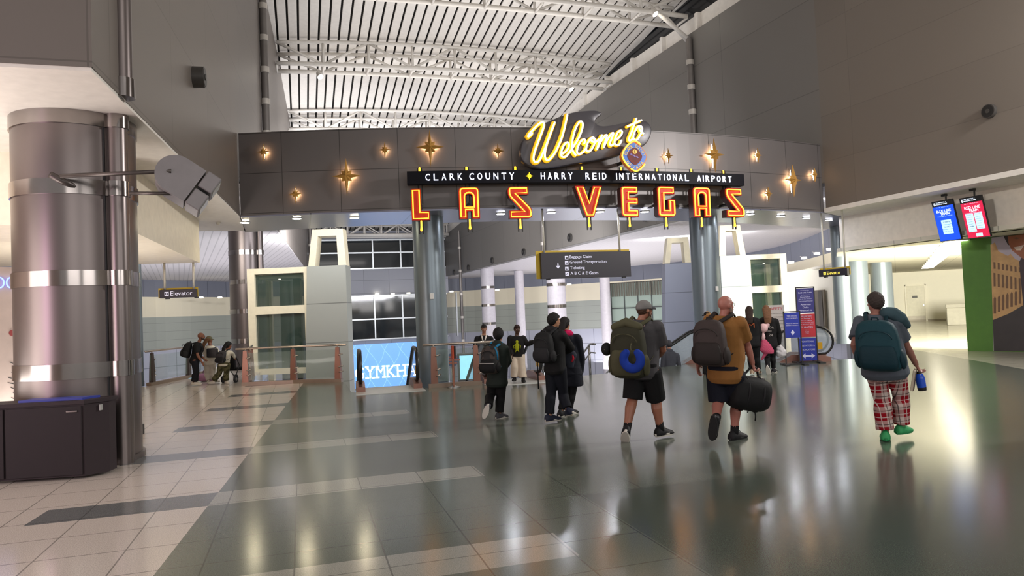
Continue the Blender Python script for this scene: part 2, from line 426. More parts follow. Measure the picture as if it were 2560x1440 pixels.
# ---- bulkhead carrying the sign
M_bulk = mat('charcoal metal panels', '6a6565', .4, metal=.2, build=panels(1.5, 1.04, 1.1, 4.5+.04, .016, .3, .03))
bx = [-1.42+(17.5*i/40) for i in range(41)]
bm = BM(); wall(bm, [(x, bulk(x)) for x in bx], 4.5, 6.66, 2.4)
top('wall_front', bm, M_bulk, kind='structure')
bm = BM(); P = [(x, bulk(x)+.02) for x in bx]; Q = [(x*1.02-.1, bulk(x)+2.45+.008*(x-8)**2) for x in bx]
slab(bm, P+[(17.62, 19.72), (22, 23.8)]+Q[::-1], 4.46, 4.5)
M_sof = mat('polished metal soffit', '8d8fa2', .28, metal=.4, build=lambda t, c: t.mix(t.line(t.pos()[0], 2.6, .03, .3), c, tuple(x*.4 for x in c)))
top('ceiling', bm, M_sof, kind='structure')
# ---- rotunda beyond: ring ceiling, curved wall, end wall
def slat(t, c):
    x, y, _ = t.pos()
    return t.mix(t.line(t.math('ADD', x, t.math('MULTIPLY', y, .15)), .32, .05), c, tuple(q*.72 for q in c))
M_ring = mat('white slatted ceiling', 'd9d3d4', .5, build=slat)
bm = BM(); slab(bm, [(rwx(19), 19.2), (30, 22), (46, 46), (36, 74), (rwx(66), 74), (rwx(66)+.02, 66), (rwx(45)+.02, 45), (rwx(27)+.02, 27)], 5.42, 5.5)
top('ceiling', bm, M_ring, kind='structure')
bm = BM(); slab(bm, [(-18, 20.2), (-1.5, 20.2), (lwx(33)-.02, 33), (lwx(50)-.02, 50), (lwx(66)-.02, 66), (.5, 74), (-18, 74)], 5.5, 5.58)
top('ceiling', bm, M_ring, kind='structure')
def curved(t, c):
    u, v, _ = t.uv()
    lav = t.mix(t.math('MAXIMUM', t.line(u, 2.3, .05), t.line(v, 1.55, .05, .1)), lin('b2b4c1'), lin('787b88'))
    gg = t.mix(t.line(v, .68, .03), lin('a4a89f'), lin('8b8f88'))
    bl = t.mix(t.line(u, 2.1, .05), lin('777a86'), lin('545763'))
    r = t.mix(t.math('GREATER_THAN', v, -.1), lav, gg)
    r = t.mix(t.math('GREATER_THAN', v, 2.55), r, lin('e6ddc4'))
    return t.mix(t.math('GREATER_THAN', v, 4.15), r, bl)
M_cur = mat('curved banded wall', 'aaaaaa', .5, build=curved)
RC = smoothpath([(13.2, 71, 0), (16, 70.3, 0), (20.7, 66.6, 0), (26.5, 60.2, 0), (30.6, 54, 0), (32.2, 47, 0), (30.6, 39.2, 0), (27, 31.4, 0), (24.5, 27.6, 0)], 5)
bm = BM(); wall(bm, [(p.x, p.y) for p in RC][::-1], -5, 5.45, -.4)
top('wall_right', bm, M_cur, kind='structure')
LC = smoothpath([(1.2, 71, 0), (-2, 70, 0), (-5.7, 68, 0), (-8.8, 64.3, 0), (-11.6, 61.2, 0), (-14.5, 54, 0), (-15, 40, 0), (-15, 23, 0)], 5)
bm = BM(); wall(bm, [(p.x, p.y) for p in LC], -5, 5.5, -.4)
top('wall_left', bm, M_cur, kind='structure')
YE = 66.0
M_band = mat('grey glass-fibre panels', '90929c', .5, build=panels(2.3, 1.2, .35, 4.0, .04, .6, .03))
bm = BM(); wall(bm, [(.6, YE), (13.4, YE)], 3.85, 6.22, .3); wall(bm, [(.6, YE), (13.4, YE)], -5, -.25, .3); wall(bm, [(.6, YE), (13.4, YE)], 9.0, 9.8, .3)
top('wall_end', bm, M_band, kind='structure')
M_gl = mat('dark reflective glass', '23282b', .06, var=0, spec=.8)
M_mul = mat('aluminium mullions', 'b9bdc0', .35, metal=.6)
for k, (za, zb, zt) in enumerate(((6.22, 9.0, 7.75), (-.25, 3.85, 1.65))):
    bm = BM(); box(bm, .8, 13.2, YE+.02, YE+.08, za, zb); g = top('window_%d' % (k+2), bm, M_gl, kind='structure')
    bm = BM()
    for i in range(6):
        x = 1.35+2.55*i; box(bm, x-.06, x+.06, YE-.16, YE+.02, za, zb)
    for z in (za+.07, zt, zb-.07): box(bm, .8, 13.2, YE-.18, YE-.01, z-.06, z+.06)
    part('window_frame', bm, M_mul, g, world=True)
bm = BM(); slab(bm, [(-16, 71), (36, 71), (36, 74), (-16, 74)], -5, 12)
top('wall_rear', bm, mat('dark plaster', '3c3d40', .8), kind='structure')
# bay at the left: beam box, back wall
bm = BM(); slab(bm, [(-12, 12.4), (-2.72, 12.4), (-2.5, 20.1), (-12, 20.1)], 3.35, 4.48)
top('wall_bay', bm, mat('cream beam cladding', 'ece2d0', .5), kind='structure')
bm = BM(); wall(bm, [(-9, 23), (-9, -12)], 0, 4.5, -.3)
top('wall_bay', bm, mat('pinkish plaster', 'b9a79f', .7), kind='structure')
# ================================================================== COLUMNS, TRUSSES, WALL FITTINGS
M_steel = mat('brushed steel cladding', '756d6c', .33, metal=.9, var=.05, vs=3, stretch=(1, 1, .04))
M_band = mat('polished steel band', '97918f', .16, metal=1, var=.03)
M_groove = mat('black reveal', '17161a', .6, var=0)
M_colp = mat('silver painted column', '7b868e', .3, metal=.55, var=.03)
def clad_column(c, r, z0, z1, bands, ang, label, bh=.095, group=None, pr=.125):
    e = empty('clad_column', (c[0], c[1], z0), 0, label, 'column', group, 'thing')
    bm = BM(); cyl(bm, c, r, z0, z1, 64); part('shaft', bm, M_steel, e, 40, True)
    p = Vector(c)+Vector((cos(ang), sin(ang)))*(r+pr*.25)
    bm = BM(); cyl(bm, p, pr, z0, z1, 28); part('corner_pipe', bm, M_steel, e, 40, True)
    g = Vector(c)+Vector((cos(ang-.22), sin(ang-.22)))*(r-.005)
    bm = BM(); cyl(bm, g, .018, z0, z1, 8); part('reveal_strip', bm, M_groove, e, 40, True)
    for z in bands:
        bm = BM(); cyl(bm, c, r+.018, z-bh, z+bh, 64); cyl(bm, p, pr+.02, z-bh, z+bh, 28); part('steel_band', bm, M_band, e, 40, True)
    bm = BM(); cyl(bm, c, r+.035, z0, z0+.07, 64); part('plinth', bm, M_steel, e, 40, True)
    return e
cc = clad_column((-2.81, 10.6), .715, 0, 4.48, (1.21, 2.36, 3.5, 4.38), radians(-37), 'massive brushed steel column with polished bands behind the dark bin cabinet')
clad_column((-2.05, 29.9), .62, 0, 5.5, (1.05, 2.2, 3.35, 4.5), radians(-30), 'brushed steel column standing beside the glass elevator with cream frame', .09)
ray_ = [at_D(305, 150, q) for q in [8.6+.02*i for i in range(90)]]
pt_ = [q for q in ray_ if q.x < lwx(q.y)+.125][0]
bm = BM(); cyl(bm, (pt_.x, pt_.y), .115, 4.5, 6.75, 28); part('upper_pipe', bm, M_steel, cc, 40, True)
for z_ in (4.62, 6.75):
    bm = BM(); cyl(bm, (pt_.x, pt_.y), .135, z_-.13, z_+.1 if z_ < 5 else z_-.08, 28); part('steel_band', bm, M_band, cc, 40, True)
bm = BM()
for k_ in range(3): cyl(bm, (pt_.x-.05+.05*k_, pt_.y-.03), .012, 6.7, 9.5, 8)
part('conduit', bm, M_band, cc, 40, True)
bm = BM(); cyl(bm, (pt_.x-.115, pt_.y-.06), .016, 4.5, 6.7, 8); part('reveal_strip', bm, M_groove, cc, 40, True)
def plain_column(c, r, z0, z1, label, ring=(), mt=None):
    e = empty('round_column', (c[0], c[1], z0), 0, label, 'column', None, 'thing')
    bm = BM(); cyl(bm, c, r, z0, z1, 48); part('shaft', bm, mt or M_colp, e, 40, True)
    bm = BM(); cyl(bm, c, r+.012, z0, z0+.15, 48); part('base_ring', bm, mt or M_colp, e, 40, True)
    for z in ring:
        bm = BM(); cyl(bm, c, r+.02, z-.1, z+.1, 48); part('steel_band', bm, M_band, e, 40, True)
    return e
c1 = plain_column((3.46, 19.55), .435, -5, 4.47, 'smooth silver column under the red letter L behind the stanchion')
bm = BM(); rbox(bm, 3.36, 3.46, 19.06, 19.13, 2.16, 2.32, .01); part('thermostat', bm, mat('white plastic', 'dcdad6', .4), c1, world=True)
c2 = plain_column((12.22, 19.62), .435, -5, 4.47, 'smooth silver column behind the bald man under the second letter A')
bm = BM(); rbox(bm, 12.25, 12.33, 19.12, 19.19, 2.1, 2.25, .01); part('thermostat', bm, _M['white plastic'], c2, world=True)
M_colg = mat('grey painted column', '6d767c', .35, metal=.35, var=.03)
M_cw = mat('pale lilac column paint', 'c3bec4', .45)
def onD(u, v, D): p = at_D(u, v, D); return (p.x, p.y)
plain_column(onD(1221, 760, 59), .56, -5, 5.45, 'pale banded column beyond the man in the white collar', (-.6, .9, 2.4, 3.9), M_cw)
plain_column(onD(1392, 760, 46), .6, -5, 5.45, 'pale banded column under the hanging wayfinding sign', (.6, 2.0, 3.4), M_cw)
plain_column(onD(1300, 760, 63), .42, -5, 5.4, 'slim lilac column between the two pale banded columns', (), M_cw)
plain_column(onD(1514, 760, 58), .42, -5, 5.4, 'slim lilac column beside the metal mesh window', (), M_cw)
plain_column(onD(2142, 700, 31), .46, 0, 3.35, 'grey column at the corridor mouth nearest the escalator end', (), M_colg)
plain_column(onD(2204, 700, 33), .46, 0, 3.35, 'grey column behind the head of the plaid pants walker', (), M_colg)
plain_column(onD(2103, 700, 27), .3, 0, 4.47, 'blue grey column under the end of the sign wall', (), M_colg)
plain_column((-4.72, 23.35), .2, 0, 4.5, 'slim blue grey post at the end of the glass railing')
# ---- roof trusses
M_tr = mat('white truss paint', 'cfcac3', .4)
def truss(y, label, sep=1.05, depth=1.2, npan=8, xr=None):
    xl = lwx(y)+.05; xr = xr or rwx(y)-.1
    e = empty('roof_truss', ((xl+xr)/2, y, roofz(7, y)-depth), 0, label, 'roof truss', 'roof trusses of the hall', 'thing')
    zt = lambda x, yy: roofz(x, yy)-.12
    zb = lambda x, yy: roofz(7, y)-depth-.0022*(x-7)**2
    xs = [xl+(xr-xl)*i/npan for i in range(npan+1)]; fx = [xl+(xr-xl)*i/24 for i in range(25)]
    for yy in (y, y+sep):
        bm = BM(); tube(bm, [(x, yy, zt(x, yy)) for x in fx], .085, 10); part('top_chord', bm, M_tr, e, True, True)
        bm = BM(); tube(bm, [(x, yy, zb(x, yy)) for x in fx], .095, 10); part('bottom_chord', bm, M_tr, e, True, True)
        for i, x in enumerate(xs[1:-1], 1):
            bm = BM(); tube(bm, [(x, yy, zb(x, yy)), (x, yy, zt(x, yy))], .06, 8); part('vertical_strut', bm, M_tr, e, True, True)
        for i in range(npan):
            a, b = xs[i], xs[i+1]; up = i % 2 == 0
            bm = BM()
            p = (a, yy, zt(a, yy) if up else zb(a, yy)); q = (b, yy, zb(b, yy) if up else zt(b, yy))
            tube(bm, [p, q], .06, 8); part('diagonal_brace', bm, M_tr, e, True, True)
    for x in xs:
        bm = BM(); tube(bm, [(x, y, zb(x, y)-.06), (x, y+sep, zb(x, y)-.06)], .05, 8); part('cross_tie', bm, M_tr, e, True, True)
    return e
t0 = truss(25.4, 'white tubular roof truss nearest the camera with braces down to the wall pipe')
for dx in (0, .35):
    bm = BM(); p = at_y(1622+dx*40, 14-dx*8, 25.4+dx); q = Vector((rwx(25.4)-.12, 25.3+dx*.4, 12.55))
    tube(bm, [p, q], .085, 10); part('wall_brace', bm, M_tr, t0, True, True)
truss(32, 'white tubular roof truss spanning the picture above the star-studded wall')
truss(39, 'white tubular roof truss just showing over the top of the sign wall')
def far_truss():
    y = 63.5; xl, xr = 1.0, 13.1; zT, zB = 10.05, 9.1
    e = empty('roof_truss', (7, y, zB), 0, 'white roof truss far off, seen below the sign wall above dark windows', 'roof truss', 'roof trusses of the hall', 'thing')
    for yy in (y, y+1.2):
        bm = BM(); tube(bm, [(xl, yy, zT), (xr, yy, zT)], .08, 8); part('top_chord', bm, M_tr, e, True, True)
        bm = BM(); tube(bm, [(xl, yy, zB), (xr, yy, zB)], .15, 8); part('bottom_chord', bm, M_tr, e, True, True)
        for i in range(9):
            x = xl+.2+1.47*i
            bm = BM(); tube(bm, [(x, yy, zB), (x, yy, zT)], .06, 6); part('vertical_strut', bm, M_tr, e, True, True)
            if i < 8:
                a, b = (zT, zB) if i % 2 else (zB, zT)
                bm = BM(); tube(bm, [(x, yy, a), (x+1.47, yy, b)], .06, 6); part('diagonal_brace', bm, M_tr, e, True, True)
far_truss()
# ---- pipes up the walls
M_pipe = mat('grey pipe casing', '6f6a67', .4, metal=.4); M_clamp = mat('pale clamp', 'b8b2ab', .4, metal=.3)
def wall_pipe(x, y, z0, z1, step, label):
    e = empty('downpipe', (x, y, z0), 0, label, 'pipe', None, 'thing')
    bm = BM(); cyl(bm, (x, y), .13, z0, z1, 20); part('pipe', bm, M_pipe, e, 40, True)
    z = z0+.5
    while z < z1:
        bm = BM(); cyl(bm, (x, y), .155, z-.1, z+.1, 20); part('clamp', bm, M_clamp, e, 40, True); z += step
wall_pipe(lwx(25.7)+.14, 25.7, 5.5, 14.2, 1.12, 'banded grey pipe climbing the wall beside the small star end')
wall_pipe(rwx(25.3)-.14, 25.3, 6.0, 12.6, 1.02, 'banded grey pipe climbing the wall above the large star')
wall_pipe(lwx(56)+.3, 56, -5, 9.5, 2.0, 'banded pipe on the far wall above the elevator frame')
wall_pipe(rwx(60)-.3, 60, -5, 9.0, 2.0, 'thin banded pipe on the far wall beside the pale column')
wall_pipe(rwx(41.5)-.2, 41.5, 5.4, 8.5, 1.6, 'thin banded pipe on the wall above the wayfinding sign')
# ---- round wall speakers
M_blk = mat('black plastic', '1c1b1c', .45, var=0); M_dg = mat('dark grey casing', '4a4745', .4, metal=.3)
def speaker(p, n, r, d, label):
    n = Vector(n).normalized(); e = empty('wall_speaker', p, 0, label, 'speaker')
    bm = BM(); tube(bm, [p, p+n*d], r, 28); part('casing', bm, M_dg, e, 40, True)
    bm = BM(); tube(bm, [p+n*(d-.01), p+n*(d+.006)], r*.88, 28); part('speaker_grille', bm, M_blk, e, 40, True)
    bm = BM(); tube(bm, [p+n*d, p+n*(d+.02)], r*.3, 16); part('driver_cone', bm, M_dg, e, 40, True)
speaker(Vector((lwx(13.85)+.0, 13.85, 6.23)), (1, -.055, 0), .19, .2, 'round black speaker on the grey wall above the floodlight')
speaker(Vector((rwx(13.19), 13.19, 6.15)), (-1, -.06, 0), .17, .1, 'round black speaker on the brown wall above the train screens')
def on_rw(u, v): return at_plane(u, v, Vector((16.07, 18.65, 0)), Vector((1, .06, 0)))
for (u, v), lb in zip(((1615, 541), (1427, 594), (1311, 630), (1232, 651), (1172, 669), (1136, 681)), ('behind the letter G', 'above the wayfinding sign', 'below the gap between S and V', 'second from the far end of the row', 'next to last toward the far windows', 'at the far end by the dark windows')):
    speaker(on_rw(u, v), (-1, -.06, 0), .24, .12, 'small round speaker on the far wall, '+lb)
# ---- truss spotlights
M_lamp = mat('lamp glow', 'ffffff', emit='fff6e4', es=30, var=0)
def spot(p, label):
    e = empty('truss_spotlight', p, 0, label, 'spotlight', 'spotlights on the trusses')
    q = p+Vector((.12, -.1, -.3)); d = Vector((.35, -.45, -.75)).normalized()
    bm = BM(); tube(bm, [p, q], .02, 8); part('bracket', bm, M_tr, e, True, True)
    bm = BM(); tube(bm, [q-d*.14, q+d*.06, q+d*.14], [.08, .13, .14], 16); part('housing', bm, M_tr, e, 40, True)
    bm = BM(); tube(bm, [q+d*.135, q+d*.15], .12, 16); part('lens', bm, M_lamp, e, 40, True)
spot(at_y(790, 172, 32), 'small white spotlight hanging from the truss over the second small star')
spot(at_y(1416, 205, 32), 'small white spotlight hanging from the truss above the Welcome lettering')
spot(at_y(1623, 14, 25.4), 'small white spotlight at the brace of the nearest truss')
# ---- recessed downlights in the polished soffit
M_ring_ = mat('downlight ring', 'd8d8d8', .3, metal=.4, var=0); M_dl = mat('downlight lens', 'ffffff', emit='f2f5ff', es=130, var=0)
M_dlw = mat('warm downlight lens', 'ffffff', emit='fff0c8', es=130, var=0)
DL = [(612, 555, 'above the clad column'), (742, 545, 'second along from the wall corner'), (886, 543, 'under the large low star'), (1252, 533, 'between the letters A and S'), (1378, 530, 'between S and V'), (1500, 528, 'between V and E'), (1612, 528, 'between E and G'), (1876, 534, 'just past the last letter S'), (1952, 539, 'under the large star near the wall end'), (2016, 544, 'next to the hanging elevator sign'), (2072, 549, 'closest to the beige corner')]
for u, v, lb in DL:
    p = at_z(u, v, 4.46); e = empty('downlight', (p.x, p.y, 4.42), 0, 'glowing recessed downlight in the polished soffit, '+lb, 'downlight', 'downlights under the sign wall')
    bm = BM(); lathe(bm, (0, 0, 0), [(.14, .045), (.14, .02), (.115, .015), (.115, .045)], 24); part('trim_ring', bm, M_ring_, e, 40)
    bm = BM(); cyl(bm, (0, 0), .113, .012, .03, 24); part('lens', bm, M_dlw if u < 900 else M_dl, e, 40)
e = empty('smoke_detector', at_z(546, 556, 4.46), 0, 'small white smoke detector under the ceiling near the beam box', 'smoke detector')
bm = BM(); lathe(bm, (0, 0, 0), [(.07, .03), (.075, 0), (.05, -.05), (.03, -.07), (0.001, -.07)], 20); part('housing', bm, _M['white plastic'], e, 40)
# ---- bin cabinet at the foot of the big column
M_cab = mat('dark brown laminate', '332b2f', .55, var=.04, spec=.2); M_cab2 = mat('dark brown door', '2a2427', .55, var=.04, spec=.2)
e = empty('bin_cabinet', (-2.9, 9.62, 0), radians(-10), 'dark brown two-door bin cabinet in front of the steel column', 'cabinet')
bm = BM(); slab(bm, [(-1.2, -.2), (.5, -.2), (.68, .02), (.68, .2), (-1.2, .2)], .03, .86); part('body', bm, M_cab, e)
bm = BM(); slab(bm, [(-1.22, -.22), (.51, -.22), (.70, .01), (.70, .22), (-1.22, .22)], .86, .90); part('worktop', bm, M_cab, e)
for x0_, x1_ in ((-1.18, -.36), (-.34, .48)):
    bm = BM(); rbox(bm, x0_, x1_, -.222, -.2, .05, .84, .006); d = part('door', bm, M_cab2, e)
    bm = BM(); rbox(bm, x1_-.16, x1_-.04, -.235, -.222, .77, .79, .004); part('handle', bm, mat('dull steel', '77716f', .35, metal=.8), d)
bm = BM(); rbox(bm, .615, .635, -.09, -.02, .76, .83, .004, M=Matrix.Identity(4)); part('lock_plate', bm, mat('grey plate', 'a9aba8', .4), e)
bm = BM(); slab(bm, [(-.25, -.12), (.45, -.12), (.55, .1), (-.2, .1)], .90, .925); part('lid_liner', bm, mat('blue bin lid', '2b3a9a', .4), e)
# ---- floodlight pair on its arm
M_fl = mat('grey floodlight casing', '7c787a', .45, metal=.3)
a0 = at_D(152, 440, 8.6); a1 = at_D(428, 428, 8.55)
e = empty('floodlight', a1, 0, 'grey twin-box floodlight on a long arm from the steel column', 'floodlight')
bm = BM(); tube(bm, [a0, a1], .025, 10); part('upper_arm', bm, mat('dark steel rod', '554f4d', .4, metal=.7), e, True, True)
b0 = at_D(325, 483, 8.6); b1 = at_D(432, 484, 8.6)
bm = BM(); tube(bm, [b0, b1], .022, 10); part('lower_arm', bm, _M['dark steel rod'], e, True, True)
bm = BM(); tube(bm, [a0+Vector((-.12, .02, .02)), a0+Vector((.16, .25, -.13))], .04, 10); part('wall_bracket', bm, _M['dark steel rod'], e, True, True)
# drum-shaped rear with two box heads: axis of the profile runs towards the viewer
ctr = at_D(440, 445, 8.75); ax = Vector((.90, .1, -.62)).normalized()
side = Vector((.25, -.93, 0)).normalized(); side = (side-ax*side.dot(ax)).normalized(); upv = ax.cross(side)
if upv.z < 0: upv = -upv
Mx = Matrix((ax, side, upv)).transposed().to_4x4(); Mx.translation = ctr
prf = [(cos(a)*.235, sin(a)*.235) for a in [pi/2+pi*i/14 for i in range(15)]] + [(.25, -.235), (.25, .235)]
bm = BM(); prism(bm, prf, -.2, .2, Mx); part('drum_housing', bm, M_fl, e, 30, True)
for z0_, z1_ in ((.02, .25), (-.24, -.015)):
    bm = BM(); rbox(bm, .27, .45, -.21, .21, z0_, z1_, .012, M=Mx); h = part('lamp_head', bm, M_fl, e, False, True)
    bm = BM(); rbox(bm, .448, .456, -.18, .18, z0_+.03, z1_-.03, .002, M=Mx); part('front_glass', bm, mat('dim lamp glass', '8c8880', .15), h, False, True)
bm = BM(); tube(bm, [Mx @ Vector((-.02, -.2, .06)), Mx @ Vector((-.02, -.26, .06))], .035, 14); part('pivot_knob', bm, mat('bright steel', 'c9c4bc', .2, metal=1), e, 40, True)
# ================================================================== SIGN WALL
M_gold = mat('satin gold', 'c0934a', .45, metal=.3, var=.05)
M_glow = mat('warm back light', 'ffffff', emit='ffcf9a', es=24, var=0)
def star_poly(u, d, h, dg, n=.13):
    # 8 tips: up, diag, right, diag, down ... with waists between
    P = []
    tips = [(90, u), (45, dg), (0, h), (-45, dg), (-90, d), (-135, dg), (180, h), (135, dg)]
    for i, (a, r) in enumerate(tips):
        P.append((r*cos(radians(a)), r*sin(radians(a))))
        b = a-22.5; w = .30*h+.012
        P.append((w*cos(radians(b)), w*sin(radians(b))*1.15))
    return P
def star(u, v, big, label):
    p = on_bulk(u, v); rz = bulk_rot(p.x)
    e = empty('gold_star', p, rz, label, 'star', 'gold stars on the sign wall')
    s = 1.0
    U, D, H, G = (.46, .52, .36, .19) if big else (.21, .24, .165, .10)
    off = -.17 if big else -.13
    P = star_poly(U, D, H, G)
    bm = BM(); n = len(P)
    f = [bm.verts.new((x, off, z)) for x, z in P]; c = bm.verts.new((0, off-(.13 if big else .08), 0)); k = [bm.verts.new((x, off+.015, z)) for x, z in P]
    for i in range(n):
        j = (i+1) % n
        bm.faces.new((f[i], f[j], c)); bm.faces.new((f[i], k[i], k[j], f[j]))
    bm.faces.new(k); part('star_body', bm, M_gold, e)
    bm = BM(); prism(bm, [(x*.72, z*.72) for x, z in P], -.075, -.065); part('back_light', bm, M_glow, e)
    bm = BM(); tube(bm, [(0, 0, 0), (0, off+.02, 0)], .02, 8); part('standoff', bm, M_dg, e)
for a in ((663, 382, 0, 'small gold star nearest the corner with the grey wall'), (742, 487, 0, 'small gold star low on the wall, below the panel joint'), (869, 443, 1, 'large gold star straddling the panel joint beside the banner end'),
          (963, 377, 0, 'small gold star high between two large gold stars'), (1075, 371, 1, 'large gold star above the words CLARK COUNTY'), (1243, 380, 0, 'small gold star beside the rounded end of the Welcome panel'),
          (1665, 391, 0, 'small gold star just past the county badge'), (1777, 389, 1, 'large gold star above the word AIRPORT'), (1887, 390, 0, 'small gold star high beyond the banner end'),
          (1913, 486, 0, 'small gold star low beyond the last letter S'), (1972, 452, 1, 'large gold star nearest the brown wall'), (2028, 438, 0, 'small gold star closest to the brown wall corner')): star(*a)
# ---- banner
M_ban = mat('navy black sign case', '090812', .5, var=0, spec=.15); M_btx = mat('lit white letters', 'ffffff', emit='dfe6ff', es=2.4, var=0)
M_yst = mat('lit yellow star', 'f5d020', emit='ffd21a', es=1.6, var=0)
OFB = .5
pl = on_bulk(1027, 445, OFB); pr_ = on_bulk(1856, 447, OFB); pm = on_bulk(1440, 443, OFB)
zc = (pl.z+pr_.z+pm.z)/3; hb = .165
e = empty('airport_banner', (pm.x, pm.y, zc-hb), 0, 'long black curved banner with white words CLARK COUNTY HARRY REID INTERNATIONAL AIRPORT', 'sign')
xs = [pl.x+(pr_.x-pl.x)*i/30 for i in range(31)]
def cur(x, off): # point at arc position, offset towards the viewer
    a = bulk_rot(x); return Vector((x+sin(a)*off, bulk(x)-cos(a)*off, 0))
bm = BM(); R = []
for x in xs:
    f = cur(x, OFB); b = cur(x, OFB-.22)
    R.append([Vector((f.x, f.y, zc-hb)), Vector((f.x, f.y, zc+hb)), Vector((b.x, b.y, zc+hb)), Vector((b.x, b.y, zc-hb))])
loft(bm, R); part('sign_case', bm, M_ban, e, False, True)
for tx, ua, ub in (('CLARK', 1070, 1166), ('COUNTY', 1178, 1293), ('HARRY', 1354, 1436), ('REID', 1464, 1519), ('INTERNATIONAL', 1540, 1721), ('AIRPORT', 1739, 1826)):
    A = on_bulk(ua, 444, OFB+.02); B = on_bulk(ub, 444, OFB+.02)
    # sit every letter on the arc, one lettering part per word
    n = len(tx); bm = BM(); me_w = [.35 if c == 'I' else 1 for c in tx]; tot = sum(me_w)+.12*(n-1)*1.6
    L = A.x; W_ = B.x-A.x; pos = 0.0
    for c, w_ in zip(tx, me_w):
        wid = W_*w_/tot; x = L+pos+wid/2; q = cur(x, OFB+.004); a = bulk_rot(x)
        T = Matrix.Translation((q.x, q.y, zc)) @ Matrix.Rotation(a, 4, 'Z')
        text_bm(bm, c, 0, 0, 0, w=wid*(.82 if c != 'I' else .34)*.86, h=.17, depth=.025, M=T); pos += wid+W_*.12*1.6/tot
    part('lettering', bm, M_btx, e, False, True)
q = on_bulk(1323, 441, OFB); a = bulk_rot(q.x); bm = BM()
prism(bm, star_poly(.1, .1, .1, .062, .2), -.025, 0, Matrix.Translation((q.x, q.y, zc)) @ Matrix.Rotation(a, 4, 'Z')); part('star_emblem', bm, M_yst, e, False, True)
for i in range(0, 8):
    x = pl.x+.3+(pr_.x-pl.x-.6)*i/7
    bm = BM(); tube(bm, [cur(x, -.02)+Vector((0, 0, zc)), cur(x, OFB-.2)+Vector((0, 0, zc))], .035, 8); part('wall_bracket', bm, M_dg, e, False, True)
# ---- the eight red neon letters
M_red = mat('red letter face', 'a8240a', .55, emit='c82408', es=.04, var=.03); M_dred = mat('dark letter return', '3a1613', .5, var=.03)  # slight emission on the face imitates neon light falling on it
M_neon = mat('yellow neon', 'ffe27a', emit='ffae0c', es=2.9, var=0); M_pole = mat('black rod', '121212', .5, var=0)
def rnd(poly, idx, r=6):   # chamfer a few corners twice
    out = []; n = len(poly)
    for i, p in enumerate(poly):
        if i in idx:
            a = Vector(poly[i-1]); b = Vector(p); c = Vector(poly[(i+1) % n]); d1 = (a-b).normalized(); d2 = (c-b).normalized()
            for t in (0, .25, .5, .75, 1): out.append(tuple((b+d1*r*(1-t)**2+d2*r*t**2)))
        else: out.append(p)
    return out
GL = {
 'L': ([(0, 0), (58, 0), (58, 29), (31, 29), (31, 100), (0, 100)], []),
 'A': (rnd([(0, 0), (25, 0), (25, 24), (41, 24), (41, 0), (66, 0), (66, 100), (0, 100)], (6, 7), 14), [rnd([(22, 40), (44, 40), (44, 78), (22, 78)], (2, 3), 10)]),
 'S': (rnd([(3, 0), (73, 0), (73, 30), (31, 75), (64, 75), (64, 100), (0, 100), (0, 70), (40, 25), (3, 25)], (1, 2, 6, 7), 12), []),
 'V': ([(0, 100), (31, 100), (46, 50), (61, 100), (92, 100), (61, 0), (33, 0)], []),
 'E': (rnd([(0, 0), (52, 0), (52, 24), (26, 24), (26, 40), (52, 40), (52, 63), (26, 63), (26, 76), (52, 76), (52, 100), (0, 100)], (0, 11), 12), []),
 'G': (rnd([(0, 0), (60, 0), (60, 57), (36, 57), (36, 24), (25, 24), (25, 74), (58, 74), (58, 100), (0, 100)], (0, 1, 9), 12), []),
}
def inset(poly, d):
    n = len(poly); P = [Vector(p) for p in poly]
    ar = sum(P[i].x*P[(i+1) % n].y-P[(i+1) % n].x*P[i].y for i in range(n)); s = 1 if ar > 0 else -1
    out = []
    for i in range(n):
        a, b, c = P[i-1], P[i], P[(i+1) % n]; d1 = (b-a).normalized(); d2 = (c-b).normalized()
        n1 = Vector((-d1.y, d1.x))*s; n2 = Vector((-d2.y, d2.x))*s; k = n1+n2
        out.append(b+k*(d/max(.35, 1+n1.dot(n2))))
    return out
def fill(bm, outer, holes, y):
    """face with holes at depth y via triangle fill"""
    b2 = bmesh.new(); es = []
    for lp in [outer]+holes:
        vs = [b2.verts.new((x, y, z)) for x, z in lp]
        es += [b2.edges.new((vs[i], vs[(i+1) % len(vs)])) for i in range(len(vs))]
    bmesh.ops.triangle_fill(b2, edges=es, use_beauty=True)
    merge(bm, b2)
